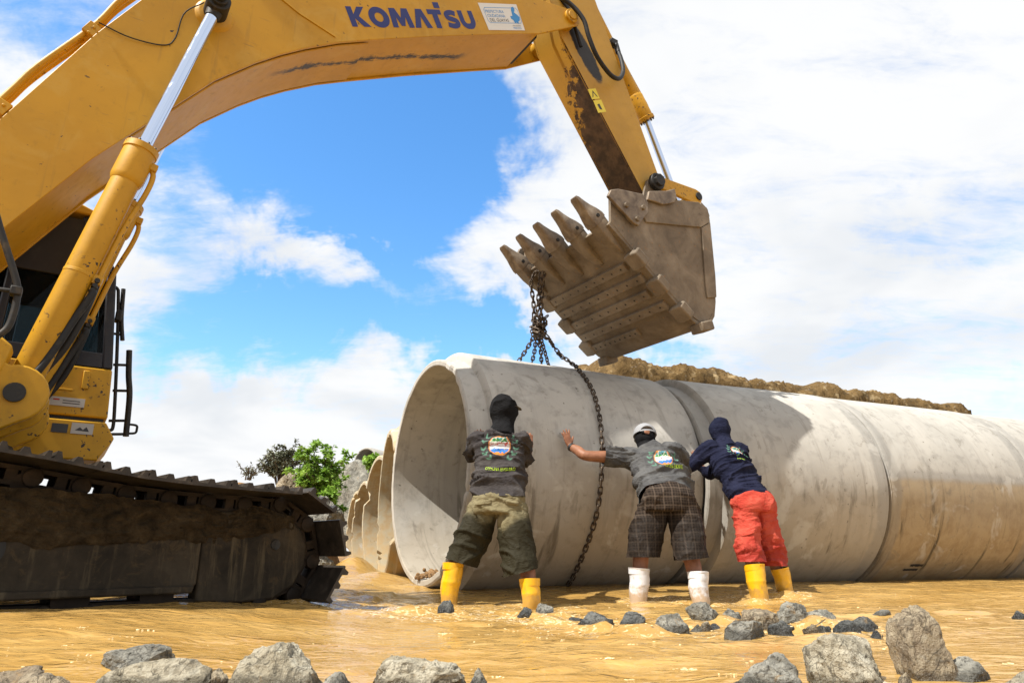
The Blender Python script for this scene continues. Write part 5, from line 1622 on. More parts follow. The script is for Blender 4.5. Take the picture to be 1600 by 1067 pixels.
edge = g.math('ADD', edge, g.math('MULTIPLY', g.math('ABSOLUTE', g.math('ADD', x, .08)), -.25))
c = g.mix(g.step(g.noise(p, 11, 4, .6), .35, .7), (.140, .118, .064), (.185, .158, .092))
c = g.mix(g.step(edge, .64, .52), c, (.022, .019, .010))
wr = g.noise(g.map(p, (1, 1, 1.6)), 15, 4, .55, 1.2)
setp(g, base=c, rough=g.step(edge, .60, .55, .9, .7), nrm=g.bump(wr, .6, .022), spec=.12)
M_['khaki wet'] = m
shorts = garment('shorts', mb, m, p1, .011, 3, (a['pel'], V((.2, 0, 1)).normalized(), S, dict(amp=.017, fa=10, fs=6, seed=21)), cuts=[(hmL + UP * .07, V((-.3, 0, -1)), lambda c: c.x < mx_ and c.z < .55), (hmR + UP * .085, V((.25, 0, -1)), lambda c: c.x >= mx_ and c.z < .55)])
# pockets on the seat and thighs
def patch(target, C, S, U, w, h, material, parent, name, lift=.006, thick=.004, back=V((0, -1, 0)), nx=9, ny=7):
    me = target.data; M = WM[target.name]
    bv = BVHTree.FromPolygons([M @ q.co for q in me.vertices], [tuple(q.vertices) for q in me.polygons])
    X = np.zeros((2, ny, nx, 3))
    for j in range(ny):
        for i in range(nx):
            u = (i / (nx - 1) - .5); v = (j / (ny - 1) - .5)
            o = C + S * (u * w) + U * (v * h) + back * .4
            h_, n_, i_, d_ = bv.ray_cast(o, -back)
            if h_ is None: h_ = C + S * (u * w) + U * (v * h)
            edge = 0 if (i in (0, nx - 1) or j in (0, ny - 1)) else 1
            X[0, j, i] = h_ + back * (lift if edge else -.002); 
    vs = X[0].reshape(-1, 3)
    fs = [(j * nx + i, j * nx + i + 1, (j + 1) * nx + i + 1, (j + 1) * nx + i) for j in range(ny - 1) for i in range(nx - 1)]
    return MB().add([V(q) for q in vs], fs).build(name, material, parent, 60)
patch(shorts, a['pel'] - S * .105 + UP * .0, (S + UP * .12).normalized(), UP, .125, .035, m, shorts, 'pocket_flap', .009)
patch(shorts, a['pel'] + S * .105 - UP * .005, (S - UP * .12).normalized(), UP, .105, .035, m, shorts, 'pocket_flap', .009)
boot(p1, a['btL'] + UP * .02, a['footL'], .080, M_['yellow rubber'], F - S * .3)
boot(p1, a['btR'] + UP * .02, a['footR'], .076, M_['yellow rubber'], F + S * .3)
# hood
def hood(parent, c, up, fw, material, sx, sy, sz, seed, amp=.011, brim=None, collar=None):
    mb = MB()
    s = fw.cross(up).normalized(); fw = up.cross(s).normalized()
    ax = (s, fw, up)
    mb.ball(c + up * .015 - fw * .005, (sx, sy, sz), 24, 16, ax)
    mb.ball(c + up * .05 - fw * .03, (sx * .82, sy * .80, sz * .72), 20, 14, ax)
    limb(mb, [c - up * .02 - fw * .01, c - up * .08 - fw * .015, c - up * .12 - fw * .02, (collar if collar is not None else c - up * .16) - fw * .01, (collar if collar is not None else c - up * .16) - up * .05 - fw * .02], [sx * .88, sx * .80, sx * .76, sx * .88, sx * 1.05], 18, 14)
    return garment('hood', mb, material, parent, .009, 3, (c, s, up, dict(amp=amp, fa=11, fs=6, seed=seed)))
hood(p1, a['hd'] + UP * .005, V((-.04, .10, 1)).normalized(), (F + S * .55).normalized(), M_['black cotton'], .115, .128, .135, 31, collar=a['nck'] + V((0, .0, -.01)))
mb = MB()
fw = (F * .35 + S).normalized(); sd = UP.cross(fw)
mb.rings([ringpts(a['hd'] + fw * (.06 + .1 * t) + UP * (.055 - .02 * t * t), .075 * math.sqrt(max(1 - t * t, .02)), .006, sd, UP, 12) for t in np.linspace(0, .97, 7)])
mb.build('cap_brim', M_['grey cotton'], p1, 50)

# ===== second man: grey cap, grey shirt, plaid shorts, white boots, one arm stretched out along the pipe
a = J(dict(footL=(1.06, 6.15, -.17), footR=(1.545, 5.95, -.17), btL=(1.085, 6.15, .25), btR=(1.545, 6.0, .22), knL=(1.135, 6.22, .38), knR=(1.505, 6.13, .37), hipL=(1.25, 6.16, .73), hipR=(1.48, 6.12, .73), pel=(1.365, 6.13, .80), wst=(1.375, 6.22, .92), chs=(1.33, 6.40, 1.13), shL=(1.10, 6.46, 1.225), shR=(1.52, 6.52, 1.25), nck=(1.30, 6.54, 1.315), hd=(1.30, 6.645, 1.44)), .975)
S = (a['shR'] - a['shL']).normalized(); UPt = (a['nck'] - a['pel']).normalized(); F = V((S.y, -S.x, 0)); F = F if F.y > 0 else -F
F.normalize()
p2 = empty('person', (a['pel'].x, a['pel'].y, -.18))
tag(p2, 'person in grey cap, grey shirt, plaid shorts and white boots, left arm outstretched', 'person', 'workers pushing the pipe')
mb = MB()
HU = V((.02, .30, 1)).normalized()
head_shape(mb, a['hd'], HU, F + S * .1)
limb(mb, [a['nck'] - UPt * .08, a['nck'], a['hd'] - HU * .05], [.072, .064, .060])
torso(mb, [(a['pel'] - UP * .05, .17, .12), (a['wst'], .165, .115), (a['chs'], .18, .12), (a['nck'] - UPt * .06, .12, .08)], S, F)
elL = toward((.685, 6.36, 1.235), .985); wrL = V((.545, 6.40, 1.325))
elR = a['shR'] + V((.16, .22, -.14)); hRr = V((1.745, 6.99, 1.30))
limb(mb, [a['shL'], (a['shL'] + elL) / 2, elL, (elL + wrL) / 2 + UP * .004, wrL], [.064, .056, .047, .046, .031])
pn = pnorm(V((.486, 6.468, 1.38)))
hand(mb, wrL - axis1 * .0, V((-.30, -.05, .95)), pn, axis1, .30, .05, .195, .75)
limb(mb, [a['shR'], (a['shR'] + elR) / 2, elR, hRr + V((-.02, -.06, -.08))], [.062, .055, .045, .03])
hand(mb, hRr + V((-.02, -.055, -.08)), V((0, .1, 1)), pn, -axis1)
for hp, kn, bt, ft in ((a['hipL'], a['knL'], a['btL'], a['footL']), (a['hipR'], a['knR'], a['btR'], a['footR'])):
    limb(mb, [hp + UP * .04, (hp + kn) / 2, kn, (kn + bt) / 2, bt * .4 + ft * .6, ft + UP * .08], [.100, .088, .068, .066, .055, .045])
obj_from(remesh(mb, 'body', .0075, 2), 'body', M_['skin'], p2)
mb = MB()
torso(mb, [(a['pel'] + UPt * .01, .236, .164), (a['wst'] + UPt * .02, .228, .158), ((a['wst'] + a['chs']) / 2, .230, .150), (a['chs'], .232, .142), (a['chs'] + (a['nck'] - a['chs']) * .55, .180, .115), (a['nck'], .085, .082)], S, F)
q = a['shL'] + (elL - a['shL']) * .70
sln = (elL - a['shL']).normalized(); slc = a['shL'] + (elL - a['shL']) * .58
limb(mb, [a['shL'] + (a['chs'] - a['shL']) * .35, a['shL'], (a['shL'] + q) / 2, q], [.105, .096, .090, .083])
q = a['shR'] + (elR - a['shR']) * .75
limb(mb, [a['shR'] + (a['chs'] - a['shR']) * .35, a['shR'], (a['shR'] + q) / 2, q], [.10, .094, .088, .080])
Ub = (UPt * .9 + S * -.10).normalized()
crestC = (a['chs'] + a['wst']) * .5 + UPt * .115 + S * .035
S2 = (S - Ub * S.dot(Ub)).normalized()
SM = shirt_material('grey shirt', (.060, .060, .062), (.095, .095, .095), crestC, S2, Ub, .150)
shirt = garment('shirt', mb, SM, p2, .010, 3, (a['wst'], UPt, S, dict(amp=.032, fa=12, fs=3.4, seed=41)), cuts=[(a['pel'] + UPt * .07, -UPt, lambda c: c.z < 1.02), (slc, sln, lambda c: c.x < slc.x + .05)])
text_on(shirt, 'COMUNA ENGABAO', crestC - Ub * .165 + S2 * .02, (S2 - Ub * .10).normalized(), Ub, .17, .034, M_['print green'], shirt, .02)
mb = MB()
torso(mb, [(a['pel'] + UPt * .075, .215, .155), (a['pel'] + UP * .0, .238, .180), (a['pel'] - UP * .08, .235, .175)], S, F, 2.4)
hmL, hmR = a['btL'] + V((.03, .02, .0)), a['btR'] + V((-.045, .02, .02))
mx2 = a['pel'].x
for hp, hm, q in ((a['hipL'], hmL, -1), (a['hipR'], hmR, 1)):
    limb(mb, [hp + UP * .02 + S * (q * .012), hp + (hm - hp) * .35 + S * (q * .02), hp + (hm - hp) * .7 + S * (q * .012), hm], [.128, .142, .142, .140])
m, g = mat('plaid cotton')
p = g.pos(); x, y, z = g.sep(p)
wv = g.math('MULTIPLY', g.math('SUBTRACT', g.noise(p, 7, 3, .5), .5), .03)
def lines(c_, f, lo, hi): return g.step(g.math('SINE', g.math('MULTIPLY', g.math('ADD', c_, wv), f)), lo, hi)
c = g.mix(g.math('MULTIPLY', lines(x, 260, .2, .8), .6), (.018, .013, .010), (.046, .033, .025))
c = g.mix(g.math('MULTIPLY', lines(z, 260, .2, .8), .6), c, (.050, .036, .027))
c = g.mix(g.math('MULTIPLY', lines(x, 86, .80, .95), .45), c, (.10, .075, .057))
c = g.mix(g.math('MULTIPLY', lines(z, 86, .80, .95), .45), c, (.095, .072, .054))
wet = g.step(g.math('ADD', z, g.math('MULTIPLY', g.math('SUBTRACT', g.noise(p, 6, 4, .6), .5), .2)), .70, .60)
c = g.mix(g.math('MULTIPLY', wet, .6), c, (.009, .007, .006))
wr = g.noise(g.map(p, (1.3, 1, 1)), 13, 4, .55, 1.2)
setp(g, base=c, rough=g.step(wet, 0, 1, .9, .65), nrm=g.bump(wr, .6, .022), spec=.12)
M_['plaid cotton'] = m
shorts = garment('shorts', mb, m, p2, .011, 3, (a['pel'], V((.2, 0, 1)).normalized(), S, dict(amp=.014, fa=7, fs=7, seed=51)), cuts=[(hmL + UP * .085, V((0, 0, -1)), lambda c: c.x < mx2 and c.z < .6), (hmR + UP * .08, V((.1, 0, -1)), lambda c: c.x >= mx2 and c.z < .6)])
boot(p2, a['btL'] + UP * .0, a['footL'], .088, M_['white rubber'], F - S * .2)
boot(p2, a['btR'] + UP * .0, a['footR'], .086, M_['white rubber'], F + S * .3)
mb = MB()
limb(mb, [a['nck'] - HU * .03, a['hd'] - HU * .08, a['hd'] - HU * .02, a['hd'] + HU * .06], [.084, .080, .096, .102], 20, 12)
garment('neck_gaiter', mb, M_['black cotton'], p2, .008, 2, (a['hd'], HU, S, dict(amp=.004, fa=20, fs=4, seed=61)))
# cap: crown of six panels, strap gap at the back, peak in front
solid('cap grey', (.24, .245, .26), .85)
fw = (F + S * .1).normalized(); fw = (fw - HU * fw.dot(HU)).normalized(); sd = fw.cross(HU)
cc = a['hd'] + HU * .028
R = []
for j in range(11):
    t = j / 10 * PI * .49
    rr = math.cos(t); zz = math.sin(t)
    ring = []
    for k in range(36):
        an = 2 * PI * k / 36
        seam = 1 - .012 * abs(math.cos(3 * an)) ** 18
        dz = 0
        back = math.cos(an + PI / 2)               # 1 straight behind
        bb = -math.sin(an)
        if bb > .80 and j < 4: dz = .045 * ((bb - .80) / .2) ** .6 * (1 - j / 4.0)
        ring.append(cc + sd * (.112 * rr * seam * math.cos(an)) + fw * (.124 * rr * seam * math.sin(an)) + HU * (.122 * zz + dz))
    R.append(ring)
cap = MB().rings(R, True).build('cap', M_['cap grey'], p2, 50)
MB().ball(cc + HU * .122, .009, 8, 6).build('cap_button', M_['cap grey'], cap, 60)
MB().rings([[cc + sd * (.1125 * math.cos(an)) + fw * (.1245 * math.sin(an)) + HU * z_ for an in np.linspace(PI * 1.30, PI * 1.70, 14)] + [cc + sd * (.1150 * math.cos(an)) + fw * (.1275 * math.sin(an)) + HU * z_ for an in np.linspace(PI * 1.70, PI * 1.30, 14)] for z_ in (-.006, .010)]).build('cap_strap', M_['cap grey'], cap, 50)
MB().rings([ringpts(cc + fw * (.09 + .085 * t) + HU * (.004 - .015 * t * t), .085 * math.sqrt(max(1 - t * t, .02)), .004, sd, HU, 12) for t in np.linspace(0, .97, 7)]).build('cap_peak', M_['cap grey'], cap, 50)
# watch and ring
ad = (wrL - elL).normalized()
wq = wrL - ad * .020
MB().tube([wq - ad * .013, wq + ad * .013], [.040, .040], 20).build('watch', M_['black rubber'], p2, 50)
MB().box(wq - pn * -.0 + pn * .042, (.034, .034, .012), (ad, ad.cross(pn), pn)).build('watch_case', M_['black rubber'], p2, 30, .004)
# belt loop tabs and waistband
patch(shirt, a['pel'] + UPt * .085 + S * .03, S, UPt, .30, .030, M_['black cotton'], shorts, 'waistband', .008)

# ===== third man: navy hood and shirt, red shorts, yellow boots
k3 = .955
a = J(dict(footL=(2.225, 6.5, -.19), footR=(2.63, 6.85, -.19), btL=(2.205, 6.55, .25), btR=(2.545, 6.85, .215), knL=(2.185, 6.62, .40), knR=(2.475, 6.9, .40), hipL=(2.225, 6.71, .76), hipR=(2.405, 6.76, .78), pel=(2.315, 6.73, .83), wst=(2.28, 6.82, .99), chs=(2.205, 6.98, 1.25), shL=(2.03, 7.0, 1.375), shR=(2.365, 7.12, 1.385), nck=(2.19, 7.08, 1.455), hd=(2.185, 7.14, 1.595)), k3)
S = (a['shR'] - a['shL']).normalized(); UPt = (a['nck'] - a['pel']).normalized(); F = V((-S.y, S.x, 0)).normalized(); F = F if F.y > 0 else -F
p3 = empty('person', (a['pel'].x, a['pel'].y, -.18))
tag(p3, 'person in navy hood and long sleeves, red shorts and yellow boots', 'person', 'workers pushing the pipe')
mb = MB()
HU = V((-.10, .22, 1)).normalized()
head_shape(mb, a['hd'], HU, F)
limb(mb, [a['nck'] - UPt * .08, a['nck'], a['hd'] - HU * .05], [.065, .056, .055])
torso(mb, [(a['pel'] - UP * .05, .145, .10), (a['wst'], .14, .095), (a['chs'], .16, .105), (a['nck'] - UPt * .06, .11, .07)], S, F)
elL = toward((1.80, 6.98, 1.215), .965); hL = V((1.735, 6.98, 1.30))
elR = toward((2.02, 7.12, 1.17), .97); hR = V((1.86, 6.96, 1.27))
for sh, el, hh in ((a['shL'], elL, hL), (a['shR'], elR, hR)):
    wv = hh + V((0, -.05, -.06))
    limb(mb, [sh, (sh + el) / 2, el, (el + wv) / 2, wv], [.056, .050, .042, .038, .028])
    hand(mb, wv, V((-.1, .15, 1)), pnorm(hh), S)
for hp, kn, bt, ft in ((a['hipL'], a['knL'], a['btL'], a['footL']), (a['hipR'], a['knR'], a['btR'], a['footR'])):
    limb(mb, [hp + UP * .04, (hp + kn) / 2, kn, (kn + bt) / 2, bt * .4 + ft * .6, ft + UP * .08], [.088, .078, .060, .058, .050, .04])
obj_from(remesh(mb, 'body', .0085, 2), 'body', M_['skin'], p3)
mb = MB()
torso(mb, [(a['pel'] - UPt * .07, .198, .145), (a['wst'] - UPt * .03, .188, .130), ((a['wst'] + a['chs']) / 2, .192, .132), (a['chs'], .205, .135), (a['chs'] + (a['nck'] - a['chs']) * .55, .160, .108), (a['nck'], .080, .078)], S, F)
for sh, el, hh in ((a['shL'], elL, hL), (a['shR'], elR, hR)):
    wv = hh + V((0, -.05, -.075))
    limb(mb, [sh + (a['chs'] - sh) * .35, sh, (sh + el) / 2, el, (el + wv) / 2, wv], [.088, .084, .070, .060, .052, .044])
Ub = UPt
crestC = a['chs'] + UPt * .045 + S * .045
S2 = (S - Ub * S.dot(Ub)).normalized()
SM = shirt_material('navy shirt', (.0075, .009, .024), (.014, .016, .037), crestC, S2, Ub, .115)
shirt = garment('shirt', mb, SM, p3, .010, 3, (a['wst'], UPt, S, dict(amp=.028, fa=13, fs=3.4, seed=71)), cuts=[(a['pel'] - UPt * .005, -UPt, lambda c: c.z < 1.02)])
text_on(shirt, 'COMUNA ENGABAO', crestC - Ub * .125 + S2 * .01, (S2 - Ub * .04).normalized(), Ub, .16, .033, M_['print green'], shirt, .01)
mb = MB()
torso(mb, [(a['pel'] + UPt * .05, .175, .125), (a['pel'] + UP * .0, .192, .148), (a['pel'] - UP * .07, .190, .145)], S, F, 2.4)
hmL, hmR = a['btL'] + V((-.01, .02, -.03)), a['btR'] + V((-.03, .02, -.03))
mx3 = (a['knL'].x + a['knR'].x) / 2 + .02
for hp, hm, q in ((a['hipL'], hmL, -1), (a['hipR'], hmR, 1)):
    limb(mb, [hp + UP * .02 + S * (q * .0), hp + (hm - hp) * .35 + S * (q * .0), hp + (hm - hp) * .7, hm], [.108, .118, .118, .116])
m, g = mat('red shorts cloth')
p = g.pos(); z = g.sep(p)[2]
n = g.noise(p, 7, 5, .6, .4)
c = g.mix(g.step(n, .35, .7), (.36, .040, .026), (.47, .085, .055))
wet = g.step(g.math('ADD', z, g.math('MULTIPLY', g.math('SUBTRACT', n, .5), .3)), .50, .38)
c = g.mix(g.math('MULTIPLY', wet, .65), c, (.22, .018, .012))
c = g.mix(g.math('MULTIPLY', g.step(g.noise(p, 60, 3, .6), .66, .72), .5), c, (.30, .16, .07))
wr = g.noise(g.map(p, (1, 1, 2.0), rot=(.3, .5, .2)), 15, 4, .55, 1.4)
setp(g, base=c, rough=g.step(wet, 0, 1, .9, .55), nrm=g.bump(wr, .75, .018), spec=.15)
M_['red cotton'] = m
shorts = garment('shorts', mb, M_['red cotton'], p3, .011, 3, (a['pel'], V((-.2, 0, 1)).normalized(), S, dict(amp=.019, fa=11, fs=5, seed=81)), cuts=[(hmL + UP * .075, V((0, 0, -1)), lambda c: c.x < mx3 and c.z < .55), (hmR + UP * .07, V((0, 0, -1)), lambda c: c.x >= mx3 and c.z < .55)])
kneep = a['hipL'] + (hmL - a['hipL']) * .55
patch(shorts, kneep - S * .03, (S + UP * .25).normalized(), UP, .13, .15, M_['red cotton'], shorts, 'thigh_pocket', .010)
patch(shorts, kneep - S * .03 + UP * .085, (S + UP * .25).normalized(), UP, .14, .035, M_['red cotton'], shorts, 'pocket_flap', .016)
boot(p3, a['btL'] + UP * .02, a['footL'], .086, M_['yellow rubber'], F - S * .2)
boot(p3, a['btR'] + UP * .02, a['footR'], .080, M_['yellow rubber'], F + S * .3)
hood(p3, a['hd'] + UP * .0, HU, F, M_['navy cotton'], .100, .114, .122, 91, amp=.006, collar=a['nck'] - UPt * .015)
# ------------------------------------------------------------------ rocks
def rock(name, x, y, w, d_, z0, z1, mt, label, seed, shape='block', group='rocks in the stream', sub=4, rot=None, pts=None, cat='rock', rough=1.0):
    """angular stone: hull of a few points, cut up and roughened"""
    r = random.Random(seed)
    bm = bmesh.new()
    H = z1 - z0
    if pts:
        P = [V(p) for p in pts]
    else:
        P = []
        for k in range(16):
            a = r.random() * 2 * PI; e = r.uniform(-1, 1)
            q = V((math.cos(a) * math.sqrt(1 - e * e), math.sin(a) * math.sqrt(1 - e * e), e))
            q *= r.uniform(.82, 1.12)
            P.append(V((q.x * .5, q.y * .5, q.z * .5)))
    for q in P: bm.verts.new(q)
    res = bmesh.ops.convex_hull(bm, input=bm.verts)
    bmesh.ops.delete(bm, geom=[v for v in bm.verts if not v.link_faces], context='VERTS')
    lo = V([min(v.co[i] for v in bm.verts) for i in range(3)]); hi = V([max(v.co[i] for v in bm.verts) for i in range(3)])
    for v in bm.verts:
        v.co = V(((v.co.x - lo.x) / (hi.x - lo.x) - .5, (v.co.y - lo.y) / (hi.y - lo.y) - .5, (v.co.z - lo.z) / (hi.z - lo.z) - .5))
    bmesh.ops.bevel(bm, geom=list(bm.edges), offset=.03, segments=1, affect='EDGES', profile=.5)
    bmesh.ops.triangulate(bm, faces=bm.faces)
    for _ in range(sub):
        if len(bm.faces) > 9000: break
        Ls = [e for e in bm.edges if e.calc_length() > .05]
        if not Ls: break
        bmesh.ops.subdivide_edges(bm, edges=Ls, cuts=1, use_grid_fill=False)
        bmesh.ops.triangulate(bm, faces=bm.faces)
    bm.normal_update()
    co = np.array([v.co for v in bm.verts]); nr = np.array([v.normal for v in bm.verts])
    cell = np.floor(fbm(co * 2.6 + seed, 2, .5, seed + 8) * 5) / 5
    dd = .055 * fbm(co * 3.2 + seed, 3, .5, seed) + .045 * cell + .042 * fbm(co * 8 + seed, 4, .62, seed + 3, ridge=True) * rough
    co = co + nr * dd[:, None]
    co = co * np.array([w, d_, H])
    if rot: 
        c_, s_ = math.cos(rot), math.sin(rot)
        co[:, :2] = co[:, :2] @ np.array([[c_, s_], [-s_, c_]])
    for v, q in zip(bm.verts, co): v.co = q
    me = bpy.data.meshes.new(name); bm.to_mesh(me); bm.free()
    smooth(me, 32)
    me.materials.append(M_[mt])
    o = bpy.data.objects.new(name, me)
    link(o, None, Matrix.Translation(V((x, y, (z0 + z1) / 2))))
    return tag(o, label, cat, group)
FG = 'rocks along the near edge of the water'
tall = [(-.28, -.4, -.5), (.5, -.4, -.5), (.5, .4, -.5), (-.25, .4, -.5), (-.50, -.35, .22), (-.48, .35, .24), (-.44, -.3, .40), (-.42, .3, .41), (-.12, -.28, .50), (-.10, .28, .50), (.04, -.3, .44), (.04, .3, .45), (.22, -.35, .10), (.22, .35, .12), (-.36, -.4, -.2)]
rock('rock', 1.262, 2.26, .180, .16, -.14, .192, 'brown rock', 'tall pointed brown rock leaning at the lower right', 401, pts=tall, group=FG)
rock('rock', .976, 2.15, .240, .20, -.09, .140, 'pale rock', 'broad rounded speckled rock left of the tall pointed one', 402, group=FG)
rock('rock', .700, 2.10, .225, .20, -.07, .100, 'grey rock', 'low grey rock with a peaked right shoulder at the bottom edge', 403, group=FG, pts=[(-.5, -.4, -.5), (.5, -.4, -.5), (.5, .4, -.5), (-.5, .4, -.5), (-.45, 0, -.1), (.18, 0, .48), (.34, .1, .40), (.42, -.2, .0), (-.1, -.2, .2)])
rock('rock', 1.095, 2.09, .060, .06, -.03, .050, 'brown rock', 'small brown stone wedged between the round and the tall rock', 404, group=FG)
rock('rock', 1.335, 2.22, .17, .12, -.06, .072, 'grey rock', 'low grey stone behind the foot of the tall rock', 405, group=FG)
rock('rock', 1.36, 1.99, .30, .18, -.09, .070, 'pale rock', 'flat pale rock in the lower right corner', 406, group=FG)
rock('rock', .985, 1.93, .12, .10, -.06, .058, 'pale rock', 'pale sliver of rock at the bottom below the rounded one', 407, group=FG)
rock('rock', -.660, 2.12, .240, .18, -.12, .112, 'pale rock', 'large pale block with a slanting top at the lower left', 411, group=FG, pts=[(-.5, -.4, -.5), (.45, -.4, -.5), (.5, .4, -.5), (-.5, .4, -.5), (-.46, -.1, .32), (-.40, .3, .40), (-.02, .0, .50), (.10, .3, .47), (.40, -.1, .20), (.49, .2, .05), (.46, -.35, -.1), (-.48, -.35, .1)])
rock('rock', -1.155, 2.32, .225, .15, -.03, .098, 'grey rock', 'flat dark grey stone lying on the wide mottled rock', 412, group=FG)
rock('rock', -1.02, 2.08, .370, .20, -.09, .088, 'pale rock', 'wide mottled rock with rusty patches at the lower left', 413, group=FG, pts=[(-.5, -.4, -.5), (.5, -.4, -.5), (.5, .4, -.5), (-.5, .4, -.5), (-.30, 0, .30), (-.1, .2, .36), (.3, .1, .5), (.46, .1, .36), (.5, -.2, 0), (-.46, -.2, -.1)])
rock('rock', -1.34, 2.02, .21, .16, -.08, .074, 'brown rock', 'brown rock in the lower left corner', 414, group=FG)
rock('rock', -1.22, 1.97, .15, .12, -.08, .060, 'brown rock', 'reddish brown stone next to the corner rock, lower left', 419, group=FG)
rock('rock', -.470, 2.02, .125, .12, -.07, .060, 'grey rock', 'small grey rock right of the large pale block', 415, group=FG)
rock('rock', -.812, 2.10, .070, .07, -.05, .052, 'brown rock', 'wet brown pebble left of the large pale block', 416, group=FG)
rock('rock', -.262, 2.07, .250, .18, -.08, .082, 'pale rock', 'rough pale rock with a crusty top at the bottom middle', 417, group=FG, rough=1.8)
rock('rock', -.088, 2.05, .090, .09, -.06, .070, 'grey rock', 'small pointed grey stone right of the crusty pale rock', 418, group=FG, pts=[(-.5, -.4, -.5), (.5, -.4, -.5), (.5, .4, -.5), (-.5, .4, -.5), (-.08, 0, .5), (.05, .05, .45), (.3, 0, 0), (-.35, 0, -.05)])
MG = 'rocks breaking the surface midstream'
for i, (x, y, w, t, mt, lb) in enumerate((
 (.422, 3.80, .190, .064, 'dark rock', 'leftmost low dark rock of the midstream cluster'),
 (.603, 3.70, .135, .082, 'dark rock', 'dark wedge of rock, second from the left in the cluster'),
 (.775, 3.65, .180, .076, 'grey rock', 'sloping wet grey rock, third from the left in the cluster'),
 (1.053, 4.03, .165, .100, 'grey rock', 'pale grey block behind, in the middle of the cluster'),
 (1.235, 4.10, .120, .062, 'grey rock', 'small grey rock right of the pale grey block'),
 (1.290, 3.80, .190, .074, 'brown rock', 'tan rounded rock left of the tallest midstream rock'),
 (1.445, 3.80, .180, .118, 'grey rock', 'tallest peaked grey rock of the midstream cluster'),
 (1.635, 3.90, .150, .073, 'grey rock', 'grey rock leaning on the right of the tallest midstream one'),
 (1.085, 3.43, .190, .060, 'grey rock', 'wide wet grey rock at the front of the cluster'),
 (1.437, 3.50, .085, .031, 'brown rock', 'small brown stone in front of the tallest midstream rock'),
 (1.625, 3.60, .130, .052, 'dark rock', 'dark wet stone at the right of the cluster'),
 (1.645, 3.37, .085, .018, 'dark rock', 'flat black stone just awash, right of the cluster'),
 (-.412, 4.57, .110, .080, 'dark rock', 'sharp dark stone below the first man\'s left boot'),
 (.073, 4.43, .085, .045, 'dark rock', 'small dark stone below the first man\'s right boot'),
 (.205, 4.52, .115, .060, 'grey rock', 'wet grey stone with water sliding over it, midstream'),
 (2.273, 4.52, .130, .024, 'grey rock', 'flat grey stone barely out of the water, right of the cluster'),
 (1.285, 3.53, .110, .042, 'dark rock', 'dark stone between the wide front rock and the brown one'),
 (-1.405, 4.71, .145, .110, 'dark rock', 'dark stone in the ripples in front of the track'),
 (3.00, 4.34, .075, .030, 'dark rock', 'little dark stone at the right edge of the water'),
 (-.659, 4.66, .110, .038, 'grey rock', 'pale stone under splashing water left of the boots'),
 (1.770, 3.68, .135, .050, 'dark rock', 'low dark rock at the far right end of the cluster'),
 (.967, 3.72, .110, .030, 'brown rock', 'low brown stone between the sloping rock and the pale block'),
 (1.16, 3.78, .080, .030, 'brown rock', 'small reddish stone in the gravel of the cluster'))):
    rock('rock', x, y, w * 1.06, w * .85, -.09, t * .92 + .016, mt, lb, 500 + i, group=MG, rot=i * .7 % .6 - .3, sub=4)
rp = random.Random(77)
pm = {}
for i in range(18):
    x = rp.uniform(.35, 1.85); y = 3.72 + rp.gauss(0, .17) + .10 * math.sin(x * 4); w = rp.uniform(.030, .075)
    if i < 4:
        o = rock('pebble', x, y, w, w * .9, -.04, .022, ('dark rock', 'grey rock', 'brown rock', 'dark rock')[i], 'small wet pebble lying among the midstream rocks', 560 + i, group='pebbles among the midstream rocks', sub=3, cat='pebble'); pm[i] = o.data; continue
    o = bpy.data.objects.new('pebble', pm[i % 4])
    link(o, None, Matrix.Translation((x, y, rp.uniform(-.012, .008))) @ Matrix.Rotation(rp.random() * 6, 4, 'Z') @ Matrix.Rotation(rp.gauss(0, .3), 4, 'X') @ Matrix.Diagonal((1 * rp.uniform(.7, 1.4), rp.uniform(.7, 1.3), rp.uniform(.8, 1.3), 1)))
    tag(o, 'small wet pebble lying among the midstream rocks', 'pebble', 'pebbles among the midstream rocks')
BG = 'boulders on the spoil heap'
rock('boulder', -2.56, 9.2, .70, .8, .2, 1.08, 'grey rock', 'grey boulder between the track and the old pipes', 601, group=BG, cat='boulder')
rock('boulder', -4.20, 19.9, 2.0, 1.6, -.2, 2.98, 'grey rock', 'tall grey boulder behind the green bush with a small pipe on top', 603, group=BG, cat='boulder')
rock('boulder', -3.72, 11.6, .5, .5, 1.15, 1.68, 'brown rock', 'brown rock on the heap left of the green bush', 604, group=BG, cat='boulder')
rock('boulder', -2.42, 9.0, .40, .4, .0, .42, 'grey rock', 'low grey boulder at the water line beside the track', 605, group=BG, cat='boulder')
# lump of earth and debris lying in the mouth of the big pipe
r = random.Random(9)
mb = MB()
base = M1 @ V((.22, -.28, -1.03))
def clod(c, rr, s):
    P = []
    bmx = bmesh.new(); bmesh.ops.create_icosphere(bmx, subdivisions=2, radius=rr)
    co = np.array([v.co for v in bmx.verts]); co = co * (1 + .35 * fbm(co / rr * 1.6 + s, 3, .6, s))[:, None]
    mb.add([V(q) + c for q in co], [tuple(v.index for v in f.verts) for f in bmx.faces]); bmx.free()
for k in range(95):
    u = r.gauss(0, .10); v = r.gauss(0, .11); 
    lx, ly = .15 + u * .7, .04 + v * 1.2
    lz = -math.sqrt(max(1.08 ** 2 - ly * ly, 0))
    clod(M1 @ V((lx, ly, lz + .02 + .05 * math.exp(-(u * u + v * v) / .012))), r.uniform(.012, .032), k)
tag(mb.build('soil_heap', M_['dirt'], None, 60), 'crumbs of brown soil lying in the mouth of the big pipe', 'soil', kind='stuff')

